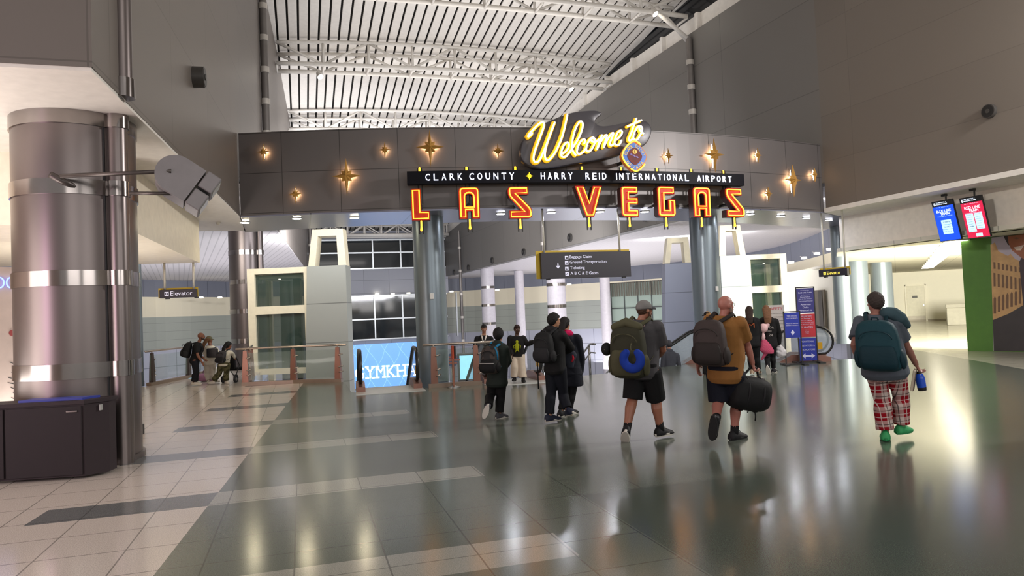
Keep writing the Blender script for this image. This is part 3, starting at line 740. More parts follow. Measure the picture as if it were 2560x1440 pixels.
def sign_letter(ch, u0, u1, vt, vb, label):
    uc = (u0+u1)/2; off = .62
    p = on_bulk(uc, (vt+vb)/2, off); rz = bulk_rot(p.x)
    zt = on_bulk(uc, vt, off).z; zb = on_bulk(uc, vb, off).z; w = on_bulk(u1, (vt+vb)/2, off).x-on_bulk(u0, (vt+vb)/2, off).x
    outer, holes = GL[ch]; wx = max(x for x, z in outer); h = zt-zb; sx = w/wx; sz = h/100
    tr = lambda pl: [((x-wx/2)*sx, z*sz) for x, z in pl]
    O_ = tr(outer); H_ = [tr(q) for q in holes]
    e = empty('neon_letter', (p.x, p.y, zb), rz, label, 'sign letter', 'red neon letters spelling LAS VEGAS')
    dep = .2
    bm = BM(); fill(bm, O_, H_, .0); part('letter_face', bm, M_red, e)
    bm = BM(); fill(bm, O_, H_, dep)
    for lp in [O_]+H_:
        a = [bm.verts.new((x, .001, z)) for x, z in lp]; b = [bm.verts.new((x, dep, z)) for x, z in lp]
        c = [bm.verts.new((x, -.03, z)) for x, z in lp]
        for i in range(len(a)):
            j = (i+1) % len(a); bm.faces.new((a[i], b[i], b[j], a[j])); f = bm.faces.new((a[i], c[i], c[j], a[j])); f.material_index = 1
    bm.normal_update(); part('letter_return', bm, [M_dred, M_red], e)
    for k, lp in enumerate([O_]+H_):
        q = inset(lp, .042 if k == 0 else -.034)
        bm = BM(); tube(bm, [(x, -.05, z) for x, z in q], .017, 8, closed=True); part('neon_tube', bm, M_neon, e, True)
    # hanging pole: lit yellow tube between two black rods, showing above the banner and below the letter
    bm = BM(); tube(bm, [(0, .03, -.02), (0, .03, -.16), (0, .03, -.24)], [.022, .022, .034], 8, round_ends=True); part('pole_light', bm, M_neon, e, True)
    top_z = zc+hb+.13-zb
    bm = BM(); tube(bm, [(0, .41, zc-zb-.02), (0, .41, top_z)], .028, 8, round_ends=True); part('pole_light', bm, M_neon, e, True)
    for s in (-.05, .05):
        bm = BM(); box(bm, s-.014, s+.014, .04, .075, -.34, h*.25); box(bm, s-.014, s+.014, .38, .41, h*.6, top_z+.01); part('hanger_rod', bm, M_pole, e)
    bm = BM(); tube(bm, [(0, dep, h*.5), (0, .62, h*.5)], .04, 8); part('wall_bracket', bm, M_pole, e)
for ch, u0, u1, vt, vb, lb in (('L', 1028, 1075, 472, 551, 'red neon letter L at the start of the word LAS'), ('A', 1147, 1199, 468, 547, 'red neon letter A in the middle of LAS'), ('S', 1270, 1329, 467, 546, 'red neon letter S ending the word LAS'),
        ('V', 1438, 1506, 465, 542, 'red neon letter V starting the word VEGAS'), ('E', 1552, 1594, 466, 542, 'red neon letter E in the word VEGAS'), ('G', 1643, 1687, 466, 542, 'red neon letter G in the word VEGAS'),
        ('A', 1732, 1775, 468, 543, 'red neon letter A in the word VEGAS, in front of the silver column'), ('S', 1813, 1859, 471, 543, 'red neon letter S ending the word VEGAS')):
    sign_letter(ch, u0, u1, vt, vb, lb)
# ---- Welcome to panel
M_pan = mat('dark grey sign panel', '454349', .35, metal=.2, var=.03)
M_chan = mat('yellow letter channel', 'f2bc1c', .5, emit='f2b418', es=.4, var=.03); M_wneon = mat('white neon', 'ffffff', emit='fff0d0', es=3.2, var=0)  # channel emission stands for neon light on its yellow paint
P0 = on_bulk(1465, 355, .7); rzw = bulk_rot(P0.x); Nw = Vector((sin(rzw), -cos(rzw), 0)); Tw = Vector((cos(rzw), sin(rzw), 0))
def wl(c, off=0.0):     # zoomed sign coordinates -> local x,z on the sign plane
    q = at_plane(1280+c[0]/7.111, 250+c[1]/7.111, P0+Nw*off, Nw)-P0
    return (q.dot(Tw), q.z)
e = empty('welcome_sign', P0, rzw, 'dark cloud-shaped panel with yellow and white neon script Welcome to', 'sign')
blob = [(150, 930), (170, 790), (230, 680), (330, 590), (430, 500), (560, 420), (720, 350), (900, 275), (1080, 222), (1250, 195), (1400, 184), (1500, 186), (1570, 210), (1592, 245), (1560, 288), (1500, 335), (1478, 385), (1520, 435), (1620, 462), (1800, 442), (2000, 400), (2200, 368), (2350, 366), (2430, 410), (2475, 490), (2478, 580), (2440, 690), (2370, 790), (2220, 875), (1900, 975), (1500, 1072), (1100, 1135), (800, 1192), (550, 1215), (350, 1192), (230, 1120), (165, 1030)]
pp = [(p.x, p.y) for p in smoothpath([Vector((*wl(c, -.12), 0)) for c in blob], 3, True)]
bm = BM(); cxm = [sum(p[0] for p in pp)/len(pp), sum(p[1] for p in pp)/len(pp)]
ins = inset(pp, .035)
rg = [[Vector((x, y, z)) for x, z in q] for q, y in ((pp, .3), (pp, .14), ([tuple((Vector(a)*.6+Vector(b)*.4)) for a, b in zip(pp, ins)], .115), ([tuple(b) for b in ins], .105))]
RR = loft(bm, rg, cap=False)
b2 = bmesh.new(); merge(bm, b2)
for ring_, yy in ((ins, .105), (pp, .3)): fill(bm, [tuple(q) for q in ring_], [], yy)
bmesh.ops.remove_doubles(bm, verts=bm.verts, dist=.0005)
part('backing_panel', bm, M_pan, e, 35)
STK = {
 'W': [[(360, 590), (310, 640), (285, 650), (320, 590), (400, 500), (490, 415), (550, 395), (575, 430), (550, 520), (490, 680), (430, 840), (390, 970), (385, 1060), (420, 1105), (480, 1080), (530, 990), (590, 850), (650, 690), (705, 540), (760, 400)],
       [(760, 400), (700, 560), (640, 720), (600, 860), (585, 980), (610, 1060), (650, 1065), (710, 1010), (780, 910), (850, 760), (905, 610), (950, 430), (985, 262)]],
 'e': [[(905, 950), (965, 905), (1010, 830), (1005, 760), (960, 760), (910, 830), (880, 920), (880, 990), (930, 1015), (990, 975), (1060, 880), (1110, 800)]],
 'l': [[(1110, 800), (1190, 670), (1245, 530), (1262, 430), (1235, 378), (1190, 400), (1130, 510), (1085, 670), (1070, 810), (1085, 910), (1135, 978)]],
 'c': [[(1285, 770), (1305, 715), (1265, 700), (1205, 765), (1165, 860), (1160, 935), (1200, 958), (1260, 930), (1312, 870)]],
 'o': [[(1460, 690), (1410, 675), (1350, 760), (1320, 860), (1345, 915), (1400, 895), (1455, 810), (1478, 720), (1440, 660), (1410, 720), (1480, 750), (1540, 700)]],
 'm': [[(1600, 625), (1555, 740), (1515, 870)], [(1515, 870), (1580, 740), (1655, 635), (1690, 625), (1665, 710), (1630, 838)], [(1630, 838), (1700, 700), (1775, 595), (1805, 592), (1775, 680), (1742, 770), (1765, 812), (1805, 785)]],
 'e2': [[(1850, 705), (1920, 650), (1960, 580), (1940, 540), (1890, 570), (1840, 670), (1825, 760), (1860, 798), (1915, 785), (1948, 718)]],
 't': [[(2212, 328), (2172, 440), (2122, 580), (2082, 680), (2090, 725), (2138, 698)], [(2058, 465), (2150, 425), (2302, 358)]],
 'o2': [[(2298, 478), (2245, 468), (2185, 560), (2158, 660), (2188, 718), (2240, 688), (2298, 590), (2318, 505), (2280, 460), (2265, 520), (2335, 595)]],
}
for k, strokes in STK.items():
    nm = 'script_letter'
    b1 = BM(); b2 = BM()
    for st in strokes:
        A = [wl(c, .02) for c in st]; B = [wl(c, .09) for c in st]
        pa = smoothpath([Vector((x-.012, .06, z-.004)) for x, z in A], 4); pb = smoothpath([Vector((x, -.09, z)) for x, z in B], 4)
        big = k in ('W', 'l')
        tube(b1, pa, .062 if k == 'W' else (.05 if k == 'l' else .042), 10, flat=1, round_ends=True)
        tube(b2, pb, .021, 8, round_ends=True)
    for v in b1.verts: v.co.y = .06+(v.co.y-.06)*(.9)
    pt = part(nm, b1, M_chan, e, True); part('neon_tube', b2, M_wneon, pt, True)
for x in (-1.0, 0, .9):
    bm = BM(); tube(bm, [(x, .28, -.2), (x, .75, -.2)], .05, 8); part('wall_bracket', bm, M_pole, e)
# ---- county badge
M_bl = mat('badge blue', '1c5fc0', .35, emit='1c5fc0', es=.12, var=.05); M_or = mat('orange badge rim', 'c97a22', .45, var=.03); M_mar = mat('maroon badge field', '6b211f', .6, var=.25, vs=25)
M_by = mat('badge yellow', 'e6c25a', .5, emit='e6c25a', es=.15, var=0)
PB = on_bulk(1586, 391, .98); rb = bulk_rot(PB.x)
def sq(r, n=48, p=1.45): # soft diamond
    out = []
    for i in range(n):
        a = 2*pi*i/n; c, s = cos(a), sin(a); k = (abs(c)**p+abs(s)**p)**(-1/p); out.append((r*k*c, r*k*s*1.08))
    return out
e = empty('county_badge', PB, rb, 'blue and maroon diamond badge reading CLARK COUNTY NEVADA with yellow neon rim', 'sign')
bm = BM(); prism(bm, sq(.37), 0, .14); part('badge_body', bm, M_or, e, 40)
bm = BM(); prism(bm, sq(.335), -.012, .0); part('blue_border', bm, M_bl, e)
bm = BM(); prism(bm, sq(.215), -.022, -.012); fld = part('picture_field', bm, M_mar, e)
bm = BM(); tube(bm, [(0, -.024, .12), (0, -.034, .12)], .062, 20); part('sun_emblem', bm, M_by, fld)
bm = BM(); text_bm(bm, 'S', 0, .12, -.036, h=.07, depth=.004); part('sun_scroll', bm, M_mar, fld)
bm = BM()
for i in range(3):
    prism(bm, [(-.14+i*.08, .05-i*.035), (-.10+i*.08, .075-i*.03), (-.05+i*.08, .02-i*.03), (-.09+i*.08, .01-i*.03)], -.03, -.022)
part('river_emblem', bm, mat('lilac enamel', '7d6bb0', .5), fld)
bm = BM()
for i in range(4): box(bm, -.12+.02*i, .12-.03*i, -.0235, -.022, -.04-.03*i, -.035-.03*i)
part('line_pattern', bm, M_pole, fld)
def arc_text(bm, s, r, a0, a1, flip=False, h=.075):
    for i, ch in enumerate(s):
        a = radians(a0+(a1-a0)*(i/(max(1, len(s)-1))))
        p = 1.45; c_, s_ = cos(a), sin(a); k = (abs(c_)**p+abs(s_)**p)**(-1/p)*r
        T = Matrix.Translation((k*c_, -.014, k*s_*1.08)) @ Matrix.Rotation(-(a-pi/2) if not flip else -(a+pi/2), 4, 'Y')
        if ch != ' ': text_bm(bm, ch, 0, 0, 0, h=h, depth=.006, M=T)
bm = BM(); arc_text(bm, 'CLARK', .27, 168, 108); arc_text(bm, 'COUNTY', .27, 78, 8); arc_text(bm, 'NEVADA', .285, 218, 322, True); part('lettering', bm, M_by, e)
bm = BM(); Q = sq(.375)
tube(bm, [(x, -.05, z) for x, z in Q[8:32]], .02, 8, round_ends=True); tube(bm, [(x, -.05, z) for x, z in Q[33:44]], .02, 8, round_ends=True); part('neon_tube', bm, M_neon, e, True)
bm = BM(); box(bm, -.07, -.04, -.03, .0, -.47, -.38); part('hanger_rod', bm, M_pole, e)
bm = BM(); tube(bm, [(0, .14, 0), (0, .98, 0)], .05, 8); part('wall_bracket', bm, M_pole, e)
# ================================================================== ELEVATORS, ESCALATORS, RAILINGS, SIGNS
M_fr = mat('cream painted frame', 'e6dcc0', .45); M_clad = mat('grey green cladding', '9c9f98', .45, metal=.2, build=lambda t, c: t.mix(t.line(t.pos()[2], 1.37, .03, -.45), c, tuple(x*.45 for x in c)))
M_cladb = mat('slate blue cladding', '84899a', .45, metal=.15, build=lambda t, c: t.mix(t.line(t.pos()[2], 1.36, .03, -.42), c, tuple(x*.45 for x in c)))
M_cladc = mat('pale grey cladding', '9aa3a3', .45, metal=.2, build=lambda t, c: t.mix(t.line(t.pos()[2], 1.33, .03, -.27), c, tuple(x*.45 for x in c)))
def glass(name, col, al=.25, rough=.04):
    m = mat(name, col, rough, var=0, alpha=al, spec=.6); return m
M_glass = glass('clear glass', '8fa39a', .22); M_glg = glass('green tinted glass', '3f5148', .5)
def elevator(A, rz, wf, wc, zt, label, mclad, mir=False, frame_=True, crown=(.0, 1.3)):
    e = empty('elevator_tower', (A[0], A[1], -5), rz, label, 'elevator')
    s = -1 if mir else 1; z = zt+5
    X = lambda a, b: (min(s*a, s*b), max(s*a, s*b))
    if frame_:
        bm = BM()
        for x0_, x1_ in ((0, .26), (wf-.16, wf)): box(bm, *X(x0_, x1_), 0, .3, 0, z)
        for z0_, z1_ in ((z-.2, z), (z-1.62, z-1.34), (4.9, 5.1)): box(bm, *X(.26, wf-.16), .01, .29, z0_, z1_)
        box(bm, *X(0, .2), 1.9, 2.1, 0, z); box(bm, *X(wf-.2, wf), 1.9, 2.1, 0, z)
        box(bm, *X(0, .2), .3, 1.9, z-.2, z); box(bm, *X(0, .2), .3, 1.9, z-1.6, z-1.36)
        part('frame', bm, M_fr, e)
        for z0_, z1_ in ((z-1.34, z-.2), (5.1, z-1.62)):
            bm = BM(); box(bm, *X(.26, wf-.16), .13, .15, z0_, z1_); part('glass_pane', bm, M_glg, e)
        bm = BM(); box(bm, *X(.08, .1), .3, 1.9, 5.1, z-.2); part('side_glass', bm, M_glg, e)
        bm = BM(); box(bm, *X(wf*.62, wf*.74), .9, 1.1, 0, z-.05); part('guide_rail', bm, mat('dark guide rail', '25221f', .5), e)
        bm = BM(); tube(bm, [(s*wf*.45, 1.3, 0), (s*wf*.45, 1.3, z-.4)], .24, 20); part('hydraulic_jack', bm, M_colp, e, 40)
        bm = BM(); box(bm, *X(.3, wf-.2), .3, 1.8, z-.35, z-.22); part('cab_ceiling', bm, M_fr, e)
        bm = BM()
        for q in (.45, .9): box(bm, *X(wf*q-.06, wf*q), .6, .7, z-.37, z-.35)
        part('cab_light', bm, mat('cab light', 'ffffff', emit='fff7e0', es=6, var=0), e)
    a, b = wf, wf+wc
    bm = BM(); poly = [(s*(a-.37), 0), (s*(a-.02), z), (s*b, z), (s*(b+.02), 0)]
    prism(bm, poly, -.05, .7); part('cladding', bm, mclad, e)
    h0, h1 = crown; bm = BM()
    yy = 0.05
    prism(bm, [(s*(a+.0), z), (s*(a+.18), z+h1), (s*(a+.40), z+h1), (s*(a+.24), z)], yy, yy+.55)
    prism(bm, [(s*(b-.28), z), (s*(b-.32), z+h1), (s*(b-.08), z+h1), (s*(b-.0), z)], yy, yy+.55)
    box(bm, *X(a+.18, b-.08), yy+.001, yy+.549, z+h1-.24, z+h1-.001)
    part('crown_frame', bm, M_fr, e)
    return e
elevator((-1.79, 26.56), radians(-16.4), 2.15, 1.34, 3.63, 'cream framed glass elevator with grey side cladding behind the glass railing', M_clad, crown=(0, 1.3))
elevator((19.7, 25.38), radians(-16.6), 1.68, 1.12, 3.72, 'cream framed glass elevator past the second silver column, mirrored', M_cladc, True, crown=(0, 1.3))
elevator((16.28-1.6, 29.53+.47), radians(-16.6), 1.66, 1.22, 3.68, 'slate blue clad elevator back behind the stairs', M_cladb, False, False, crown=(0, 1.2))
# ---- railings with copper posts
M_cop = mat('copper brown metal', '8a6457', .3, metal=.75, var=.05); M_hr = mat('brushed handrail', 'b9ada2', .25, metal=.9); M_kerb = mat('bronze kerb', '8b7a6c', .35, metal=.5)
def railing(pts, posts, label, h=1.02, ends=(.15, .15), mp=None):
    P = [Vector((x, y, 0)) for x, y in pts]; base = P[0]
    e = empty('glass_railing', (P[0]+P[-1])/2, 0, label, 'railing'); mp = mp or M_cop
    d0 = (P[1]-P[0]).normalized(); d1 = (P[-1]-P[-2]).normalized()
    bm = BM(); tube(bm, [P[0]-d0*ends[0]+Vector((0, 0, h))]+[p+Vector((0, 0, h)) for p in P[1:-1]]+[P[-1]+d1*ends[1]+Vector((0, 0, h))], .03, 10, round_ends=True); part('handrail', bm, M_hr, e, True, True)
    for a, b in zip(P, P[1:]):
        d = (b-a).normalized(); n = Vector((-d.y, d.x, 0)); L = (b-a).length
        T = Matrix((d, n, Vector((0, 0, 1)))).transposed().to_4x4(); T.translation = a
        bm = BM(); box(bm, -.02, L+.02, -.07, .07, 0, .1, T); part('kerb', bm, M_kerb, e, False, True)
        bm = BM(); box(bm, .08, L-.08, -.008, .008, .14, h-.12, T); part('glass_panel', bm, M_glass, e, False, True)
    L = [0]
    for a, b in zip(P, P[1:]): L.append(L[-1]+(b-a).length)
    for t in posts:
        s = t*L[-1]
        for i in range(len(P)-1):
            if s <= L[i+1]+1e-6:
                p = P[i]+(P[i+1]-P[i])*((s-L[i])/(L[i+1]-L[i])); d = (P[i+1]-P[i]).normalized(); break
        n = Vector((-d.y, d.x, 0)); T = Matrix((d, n, Vector((0, 0, 1)))).transposed().to_4x4(); T.translation = p
        bm = BM(); loft(bm, [[T @ Vector((x*w, y*q, z)) for x, y in ((-1, -1), (1, -1), (1, 1), (-1, 1))] for z, w, q in ((.1, .085, .06), (.5, .075, .05), (h-.06, .05, .035))])
        po = part('post', bm, mp, e, False, True)
        bm = BM(); tube(bm, [p+Vector((0, 0, h-.07)), p+Vector((0, 0, h))], .02, 8); part('rail_support', bm, M_hr, po, True, True)
        for z in (.28, .42, .75):
            bm = BM(); tube(bm, [T @ Vector((.04, -.07, z)), T @ Vector((.16, -.02, z+.03))], .018, 6); part('clamp', bm, M_hr, po, True, True)
railing([(-1.6, 21.0), (-.25, 20.7), (1.0, 20.1)], (.03, .5, .97), 'long glass railing with copper posts in front of the cream elevator')
railing([(-4.35, 23.15), (-3.62, 25.65), (-3.3, 28.2)], (.04, .5, .97), 'glass railing with dark posts behind the group with the stroller', mp=mat('dark bronze post', '4f4542', .4, metal=.5))
railing([(-1.5, 23.6), (-1.45, 21.3)], (.1, .9), 'short glass railing beside the elevator, running away from the camera')
railing([(2.86, 16.8), (4.1, 16.72)], (.1, .92), 'glass railing in front of the silver column, behind the stanchion', ends=(.1, .35))
# ---- escalators
M_rub = mat('black rubber handrail', '131314', .35, var=0); M_skirt = mat('copper newel base', '8d675c', .35, metal=.6); M_step = mat('ribbed aluminium step', '8d8f92', .4, metal=.8); M_yel = mat('yellow notice', 'd8a416', .5, var=0)
M_eg = glass('escalator glass', 'b6c3cc', .3)
def escalator(x, y, rz, w, label, length=8.5, flat=1.0, plate=True, notice=True, slope=30):
    e = empty('escalator', (x, y, 0), rz, label, 'escalator')
    tn = math.tan(radians(slope)); zr = lambda yy: 0 if yy < flat else -(yy-flat)*tn
    for s in (-1, 1):
        X = s*w/2
        arc = [(.42-.40*cos(radians(a)), .56+.40*sin(radians(a))) for a in range(-60, 91, 15)]
        prof = [(.60, .2)]+arc+[(yy, .96+zr(yy)) for yy in (flat-.1, flat+.15, flat+.5, length)]
        bm = BM(); tube(bm, [(X, a, b) for a, b in prof], .045, 8, flat=.7, round_ends=True); part('handrail', bm, M_rub, e, True)
        gl = [(p[0]+.03, p[1]-.03) for p in prof[2:]]
        low = [(length, -.0+zr(length)+.12), (flat+.2, .12+zr(flat+.2)), (.5, .18)]
        b2 = BM(); pl = gl+low
        a_ = [b2.verts.new((X-.008, p, q)) for p, q in pl]; b_ = [b2.verts.new((X+.008, p, q)) for p, q in pl]
        b2.faces.new(a_); b2.faces.new(b_[::-1])
        for i in range(len(pl)): j = (i+1) % len(pl); b2.faces.new((a_[i], b_[i], b_[j], a_[j]))
        part('balustrade_glass', b2, M_eg, e)
        bm = BM(); lw = [(.1, 0), (.1, .12), (.5, .2), (flat, .2), (length, .2+zr(length)), (length, -.5+zr(length)), (flat, -.3)]
        a_ = [bm.verts.new((X-.1, p, q)) for p, q in lw]; b_ = [bm.verts.new((X+.1, p, q)) for p, q in lw]
        bm.faces.new(a_); bm.faces.new(b_[::-1])
        for i in range(len(lw)): j = (i+1) % len(lw); bm.faces.new((a_[i], b_[i], b_[j], a_[j]))
        part('newel_base', bm, M_skirt, e)
        if notice:
            bm = BM(); box(bm, X-.02-.005*s, X+.02-.005*s, .30, .42, .33, .52); part('notice', bm, M_yel, e)
    bm = BM(); pr = [(flat, -.02)]
    k = 0; yy = flat; zz = -.02
    while yy < length-.4:
        yy += .4; pr.append((yy, zz)); zz -= .4*tn; pr.append((yy, zz))
    a_ = [bm.verts.new((-w/2+.1, p, q)) for p, q in pr]; b_ = [bm.verts.new((w/2-.1, p, q)) for p, q in pr]
    for i in range(len(pr)-1): bm.faces.new((a_[i], a_[i+1], b_[i+1], b_[i]))
    part('steps', bm, M_step, e)
    if plate:
        bm = BM(); box(bm, -w/2-.12, w/2+.12, -.45, flat, -.02, .012); part('landing_plate', bm, mat('pale steel landing plate', 'c9cac6', .35, metal=.4), e)
    return e
escalator(1.93, 16.75, radians(-3), 1.32, 'escalator going down towards the big blue screen', notice=True)
escalator(4.95, 16.6, radians(-2), 1.34, 'escalator carrying the person in the green printed sweater')
escalator(14.35, 16.75, radians(56), 1.1, 'escalator with looped black handrail beside the information stand', 2.7, 1.1, False)
escalator(12.4, 18.3, radians(62), 1.1, 'escalator with black handrail behind the man in the tan shirt', 3.7, 1.3, False, False, 32)
# ---- stairs between them with steel rails
M_st = mat('pale stair stone', 'b5b2ab', .5); M_ss = mat('stainless tube', 'a9a9a8', .25, metal=.9)
e = empty('staircase', (8.6, 17.8, -4.8), 0, 'wide pale staircase going down between the escalators', 'stairs')
bm = BM(); fw = []
for i in range(26):
    y_ = 17.95+i*.32; z_ = -.0-.17*(i+1); box(bm, 6.0, 9.4, y_, y_+.34, z_-.3, z_)
part('steps', bm, M_st, e, False, True)
for xx in (6.6, 7.4, 9.2):
    bm = BM(); y0_ = 17.7 if xx < 9 else 18.6
    tube(bm, [(xx, y0_-.3, .78), (xx, y0_, .78), (xx-.2, y0_+4.6, -1.75), (xx-.3, y0_+8, -3.5)], .028, 10)
    tube(bm, [(xx, y0_-.3, .55), (xx, y0_, .55), (xx-.2, y0_+4.6, -1.98), (xx-.3, y0_+8, -3.7)], .02, 8)
    for k in range(4): tube(bm, [(xx-.05*k, y0_+.1+1.7*k, -.1-.9*k), (xx-.05*k, y0_+.1+1.7*k, .75-.92*k)], .035, 8)
    part('handrail', bm, M_ss, e, True, True)
# ---- stanchion
e = empty('stanchion', at_z(1135, 968, 0), 0, 'slim metal queue stanchion standing in front of the middle glass railing', 'stanchion')
bm = BM(); lathe(bm, (0, 0, 0), [(.001, .0), (.17, 0), (.17, .015), (.06, .035), (.03, .05)], 28); part('base', bm, M_ss, e, 40)
bm = BM(); tube(bm, [(0, 0, .04), (0, 0, .92)], .028, 16); part('post', bm, mat('copper post', 'a87563', .25, metal=.8), e, 40)
bm = BM(); tube(bm, [(0, 0, .66), (0, 0, .98)], .034, 16); part('belt_head', bm, mat('red orange belt head', 'b2492f', .4), e, 40)
bm = BM(); box(bm, .036, .07, -.03, .03, .68, .97); part('belt_slot', bm, M_blk, e)
# ---- hanging wayfinding sign
M_sf = mat('dark violet sign face', '25212b', .4, var=0); M_sy = mat('yellow sign back', 'c8a92a', .5, var=.03); M_sw = mat('white sign print', 'dcdcf2', .5, emit='dcdcf2', es=.35, var=0)
M_hang = mat('pale hanger tube', 'c9c5ba', .4, metal=.2)
def hanging(name, label, P, rz, w, h, rods, ztop, texts, icons, arrow=None, back=(.1, .06), ytext=None):
    e = empty(name, P, rz, label, 'sign')
    bx, bz = back
    bm = BM(); rbox(bm, -w/2-bx, w/2+bx*.3, .06, .1, 0+bz*.2, h+bz, .006); part('yellow_back', bm, M_sy, e)
    bm = BM(); rbox(bm, -w/2, w/2, -.06, .06, 0, h, .008); f = part('sign_face', bm, M_sf, e)
    for x in rods:
        bm = BM(); tube(bm, [(x, .04, h), (x, .04, ztop-P[2])], .028, 12); part('hanger_rod', bm, M_hang, e, True)
        bm = BM(); box(bm, x+.02, x+.12, -.04, .04, -.03, .0); part('base_clip', bm, M_blk, e)
    for (tx, x, z, ht) in texts:
        bm = BM(); text_bm(bm, tx, 0, z, -.061, h=ht, depth=.003, left=x); part('lettering', bm, ytext or M_sw, f)
    for (x, z, s, kind) in icons:
        bm = BM(); rbox(bm, x-s/2, x+s/2, -.066, -.06, z-s/2, z+s/2, .002); ic = part('icon', bm, ytext or M_sw, f)
        bm = BM()
        if kind == 0: box(bm, x-s*.28, x+s*.28, -.069, -.0655, z-s*.28, z+s*.12); box(bm, x-s*.12, x+s*.12, -.069, -.0655, z+s*.16, z+s*.26)
        elif kind == 1: box(bm, x-s*.32, x+s*.32, -.069, -.0655, z-s*.14, z+s*.16); box(bm, x-s*.25, x-s*.1, -.069, -.0655, z-s*.26, z-s*.16); box(bm, x+s*.1, x+s*.25, -.069, -.0655, z-s*.26, z-s*.16)
        elif kind == 2: box(bm, x-s*.32, x+s*.1, -.069, -.0655, z-s*.3, z-s*.12); box(bm, x-s*.2, x-s*.05, -.069, -.0655, z-s*.1, z+s*.3); box(bm, x+s*.15, x+s*.28, -.069, -.0655, z-s*.3, z+s*.2)
        elif kind == 3: prism(bm, [(x-s*.3, z-s*.2), (x-s*.2, z-s*.3), (x+s*.3, z+s*.2), (x+s*.25, z+s*.3)], -.069, -.0655); prism(bm, [(x-s*.05, z+s*.2), (x+s*.05, z+s*.1), (x+s*.05, z-s*.25), (x-s*.05, z-s*.1)], -.069, -.0655)
        else:
            for q in (-.2, .2): box(bm, x+s*q-s*.1, x+s*q+s*.1, -.069, -.0655, z-s*.3, z+s*.2)
        part('pictogram', bm, M_sf, ic)
    if arrow:
        x, z, s = arrow; bm = BM(); prism(bm, [(x-.012, z+s), (x+.012, z+s), (x+.02, z-s*.3), (x+s*.75, z+s*.35), (x+s*.75, z-s*.1), (x, z-s), (x-s*.75, z-s*.1), (x-s*.75, z+s*.35), (x-.02, z-s*.3)], -.066, -.06); part('arrow', bm, M_sw, f)
    return e
W_ = at_y(1576, 660, 18.1).x-at_y(1353, 660, 18.1).x; pL = at_y(1353, 698, 18.1); pT = at_y(1353, 632, 18.1); H_ = pT.z-pL.z
def wf(c): # zoom coordinates -> local of the sign (centre x, bottom z)
    q = at_y(1330+c[0]/9.846, 600+c[1]/9.846, 18.04); return q.x-pL.x-W_/2, q.z-pL.z
tl = []; il = []
for tx, c, xi, k, hh in (('Baggage Claim', (925, 425), 850, 0, .105), ('Ground Transportation', (930, 555), 852, 1, .105), ('Ticketing', (940, 695), 856, 2, .105), ('A B C & E Gates', (945, 820), 862, 3, .085)):
    x, z = wf(c); tl.append((tx, x, z, hh)); xx, zz = wf((xi, c[1]+12)); il.append((xx, zz, .1, k))
ax_, az_ = wf((640, 640))
hanging('wayfinding_sign', 'hanging dark sign listing Baggage Claim, Ground Transportation, Ticketing and Gates', (pL.x+W_/2, 18.1, pL.z), 0, W_, H_, (-W_/2+.13, W_/2-.27), 4.46, tl, il, (ax_, az_, .075))
hanging('elevator_sign', 'small hanging black Elevator sign with white lettering under the beige beam', (-3.0, 19.9, 2.45), radians(-3), .88, .21, (-.33, .36), 3.36, [('Elevator', -.18, .11, .11)], [(-.27, .105, .1, 4)], None, (.05, .05))
p = at_D(2085, 690, 22.4)
hanging('elevator_sign', 'small hanging black Elevator sign with yellow lettering near the grey corridor columns', p, radians(-76), 1.0, .22, (-.36, .38), 4.46, [('Elevator', -.2, .1, .1)], [(-.28, .1, .09, 4)], None, (.05, .05), mat('yellow sign print', 'f0dc5a', .5, emit='f0dc5a', es=.9, var=0))
# ---- big blue screen on the far wall
M_scr = mat('blue advert screen', '6fa4e4', .3, emit='6fa6ea', es=.85, var=0); M_scl = mat('pale blue pattern', '93bdf0', .3, emit='8fbcf2', es=.95, var=0); M_scw = mat('white screen text', 'ffffff', .4, emit='f4f7ff', es=1.5, var=0)
ys_ = 65.75; a = at_y(868, 910, ys_); b = at_y(1112, 910, ys_); zt_ = at_y(950, 859, ys_).z; zb_ = at_y(950, 975, ys_).z
e = empty('advert_screen', ((a.x+b.x)/2, ys_, zb_), 0, 'huge glowing blue screen with white capitals seen down the escalator', 'screen')
bm = BM(); box(bm, a.x, b.x, ys_-.04, ys_+.2, zb_, zt_); part('display', bm, M_scr, e, False, True)
bm = BM(); q = 1.45; hh = zt_-zb_
for i in range(-4, 8):
    for s in (1, -1):
        P = []
        for t in range(13):
            u = t/12; zz = zb_+hh*u; xx = a.x+i*q+s*hh*u*.55+(0 if s > 0 else 2.5)+.09*sin(u*12)
            P.append((xx, ys_-.05, zz))
        P = [p_ for p_ in P if a.x+.1 < p_[0] < b.x-.1]
        if len(P) > 2: tube(bm, P, .022, 4)
part('lattice_pattern', bm, M_scl, e, False, True)
ta = at_y(912, 932, ys_); tb = at_y(1042, 930, ys_)
bm = BM(); cw = (tb.x-ta.x)/5
for i, ch in enumerate('GYMKHANA'):
    x = ta.x+cw*(i-1+.5)
    text_bm(bm, ch, x, ta.z, ys_-.05, w=cw*.86, h=1.05, depth=.02)
    for dx in (-.3, .3):
        if ch in 'YMKHNA': box(bm, x+dx*cw-.16, x+dx*cw+.16, ys_-.07, ys_-.05, ta.z-.56, ta.z-.43); box(bm, x+dx*cw-.16, x+dx*cw+.16, ys_-.07, ys_-.05, ta.z+.43, ta.z+.56)
part('lettering', bm, M_scw, e, False, True)
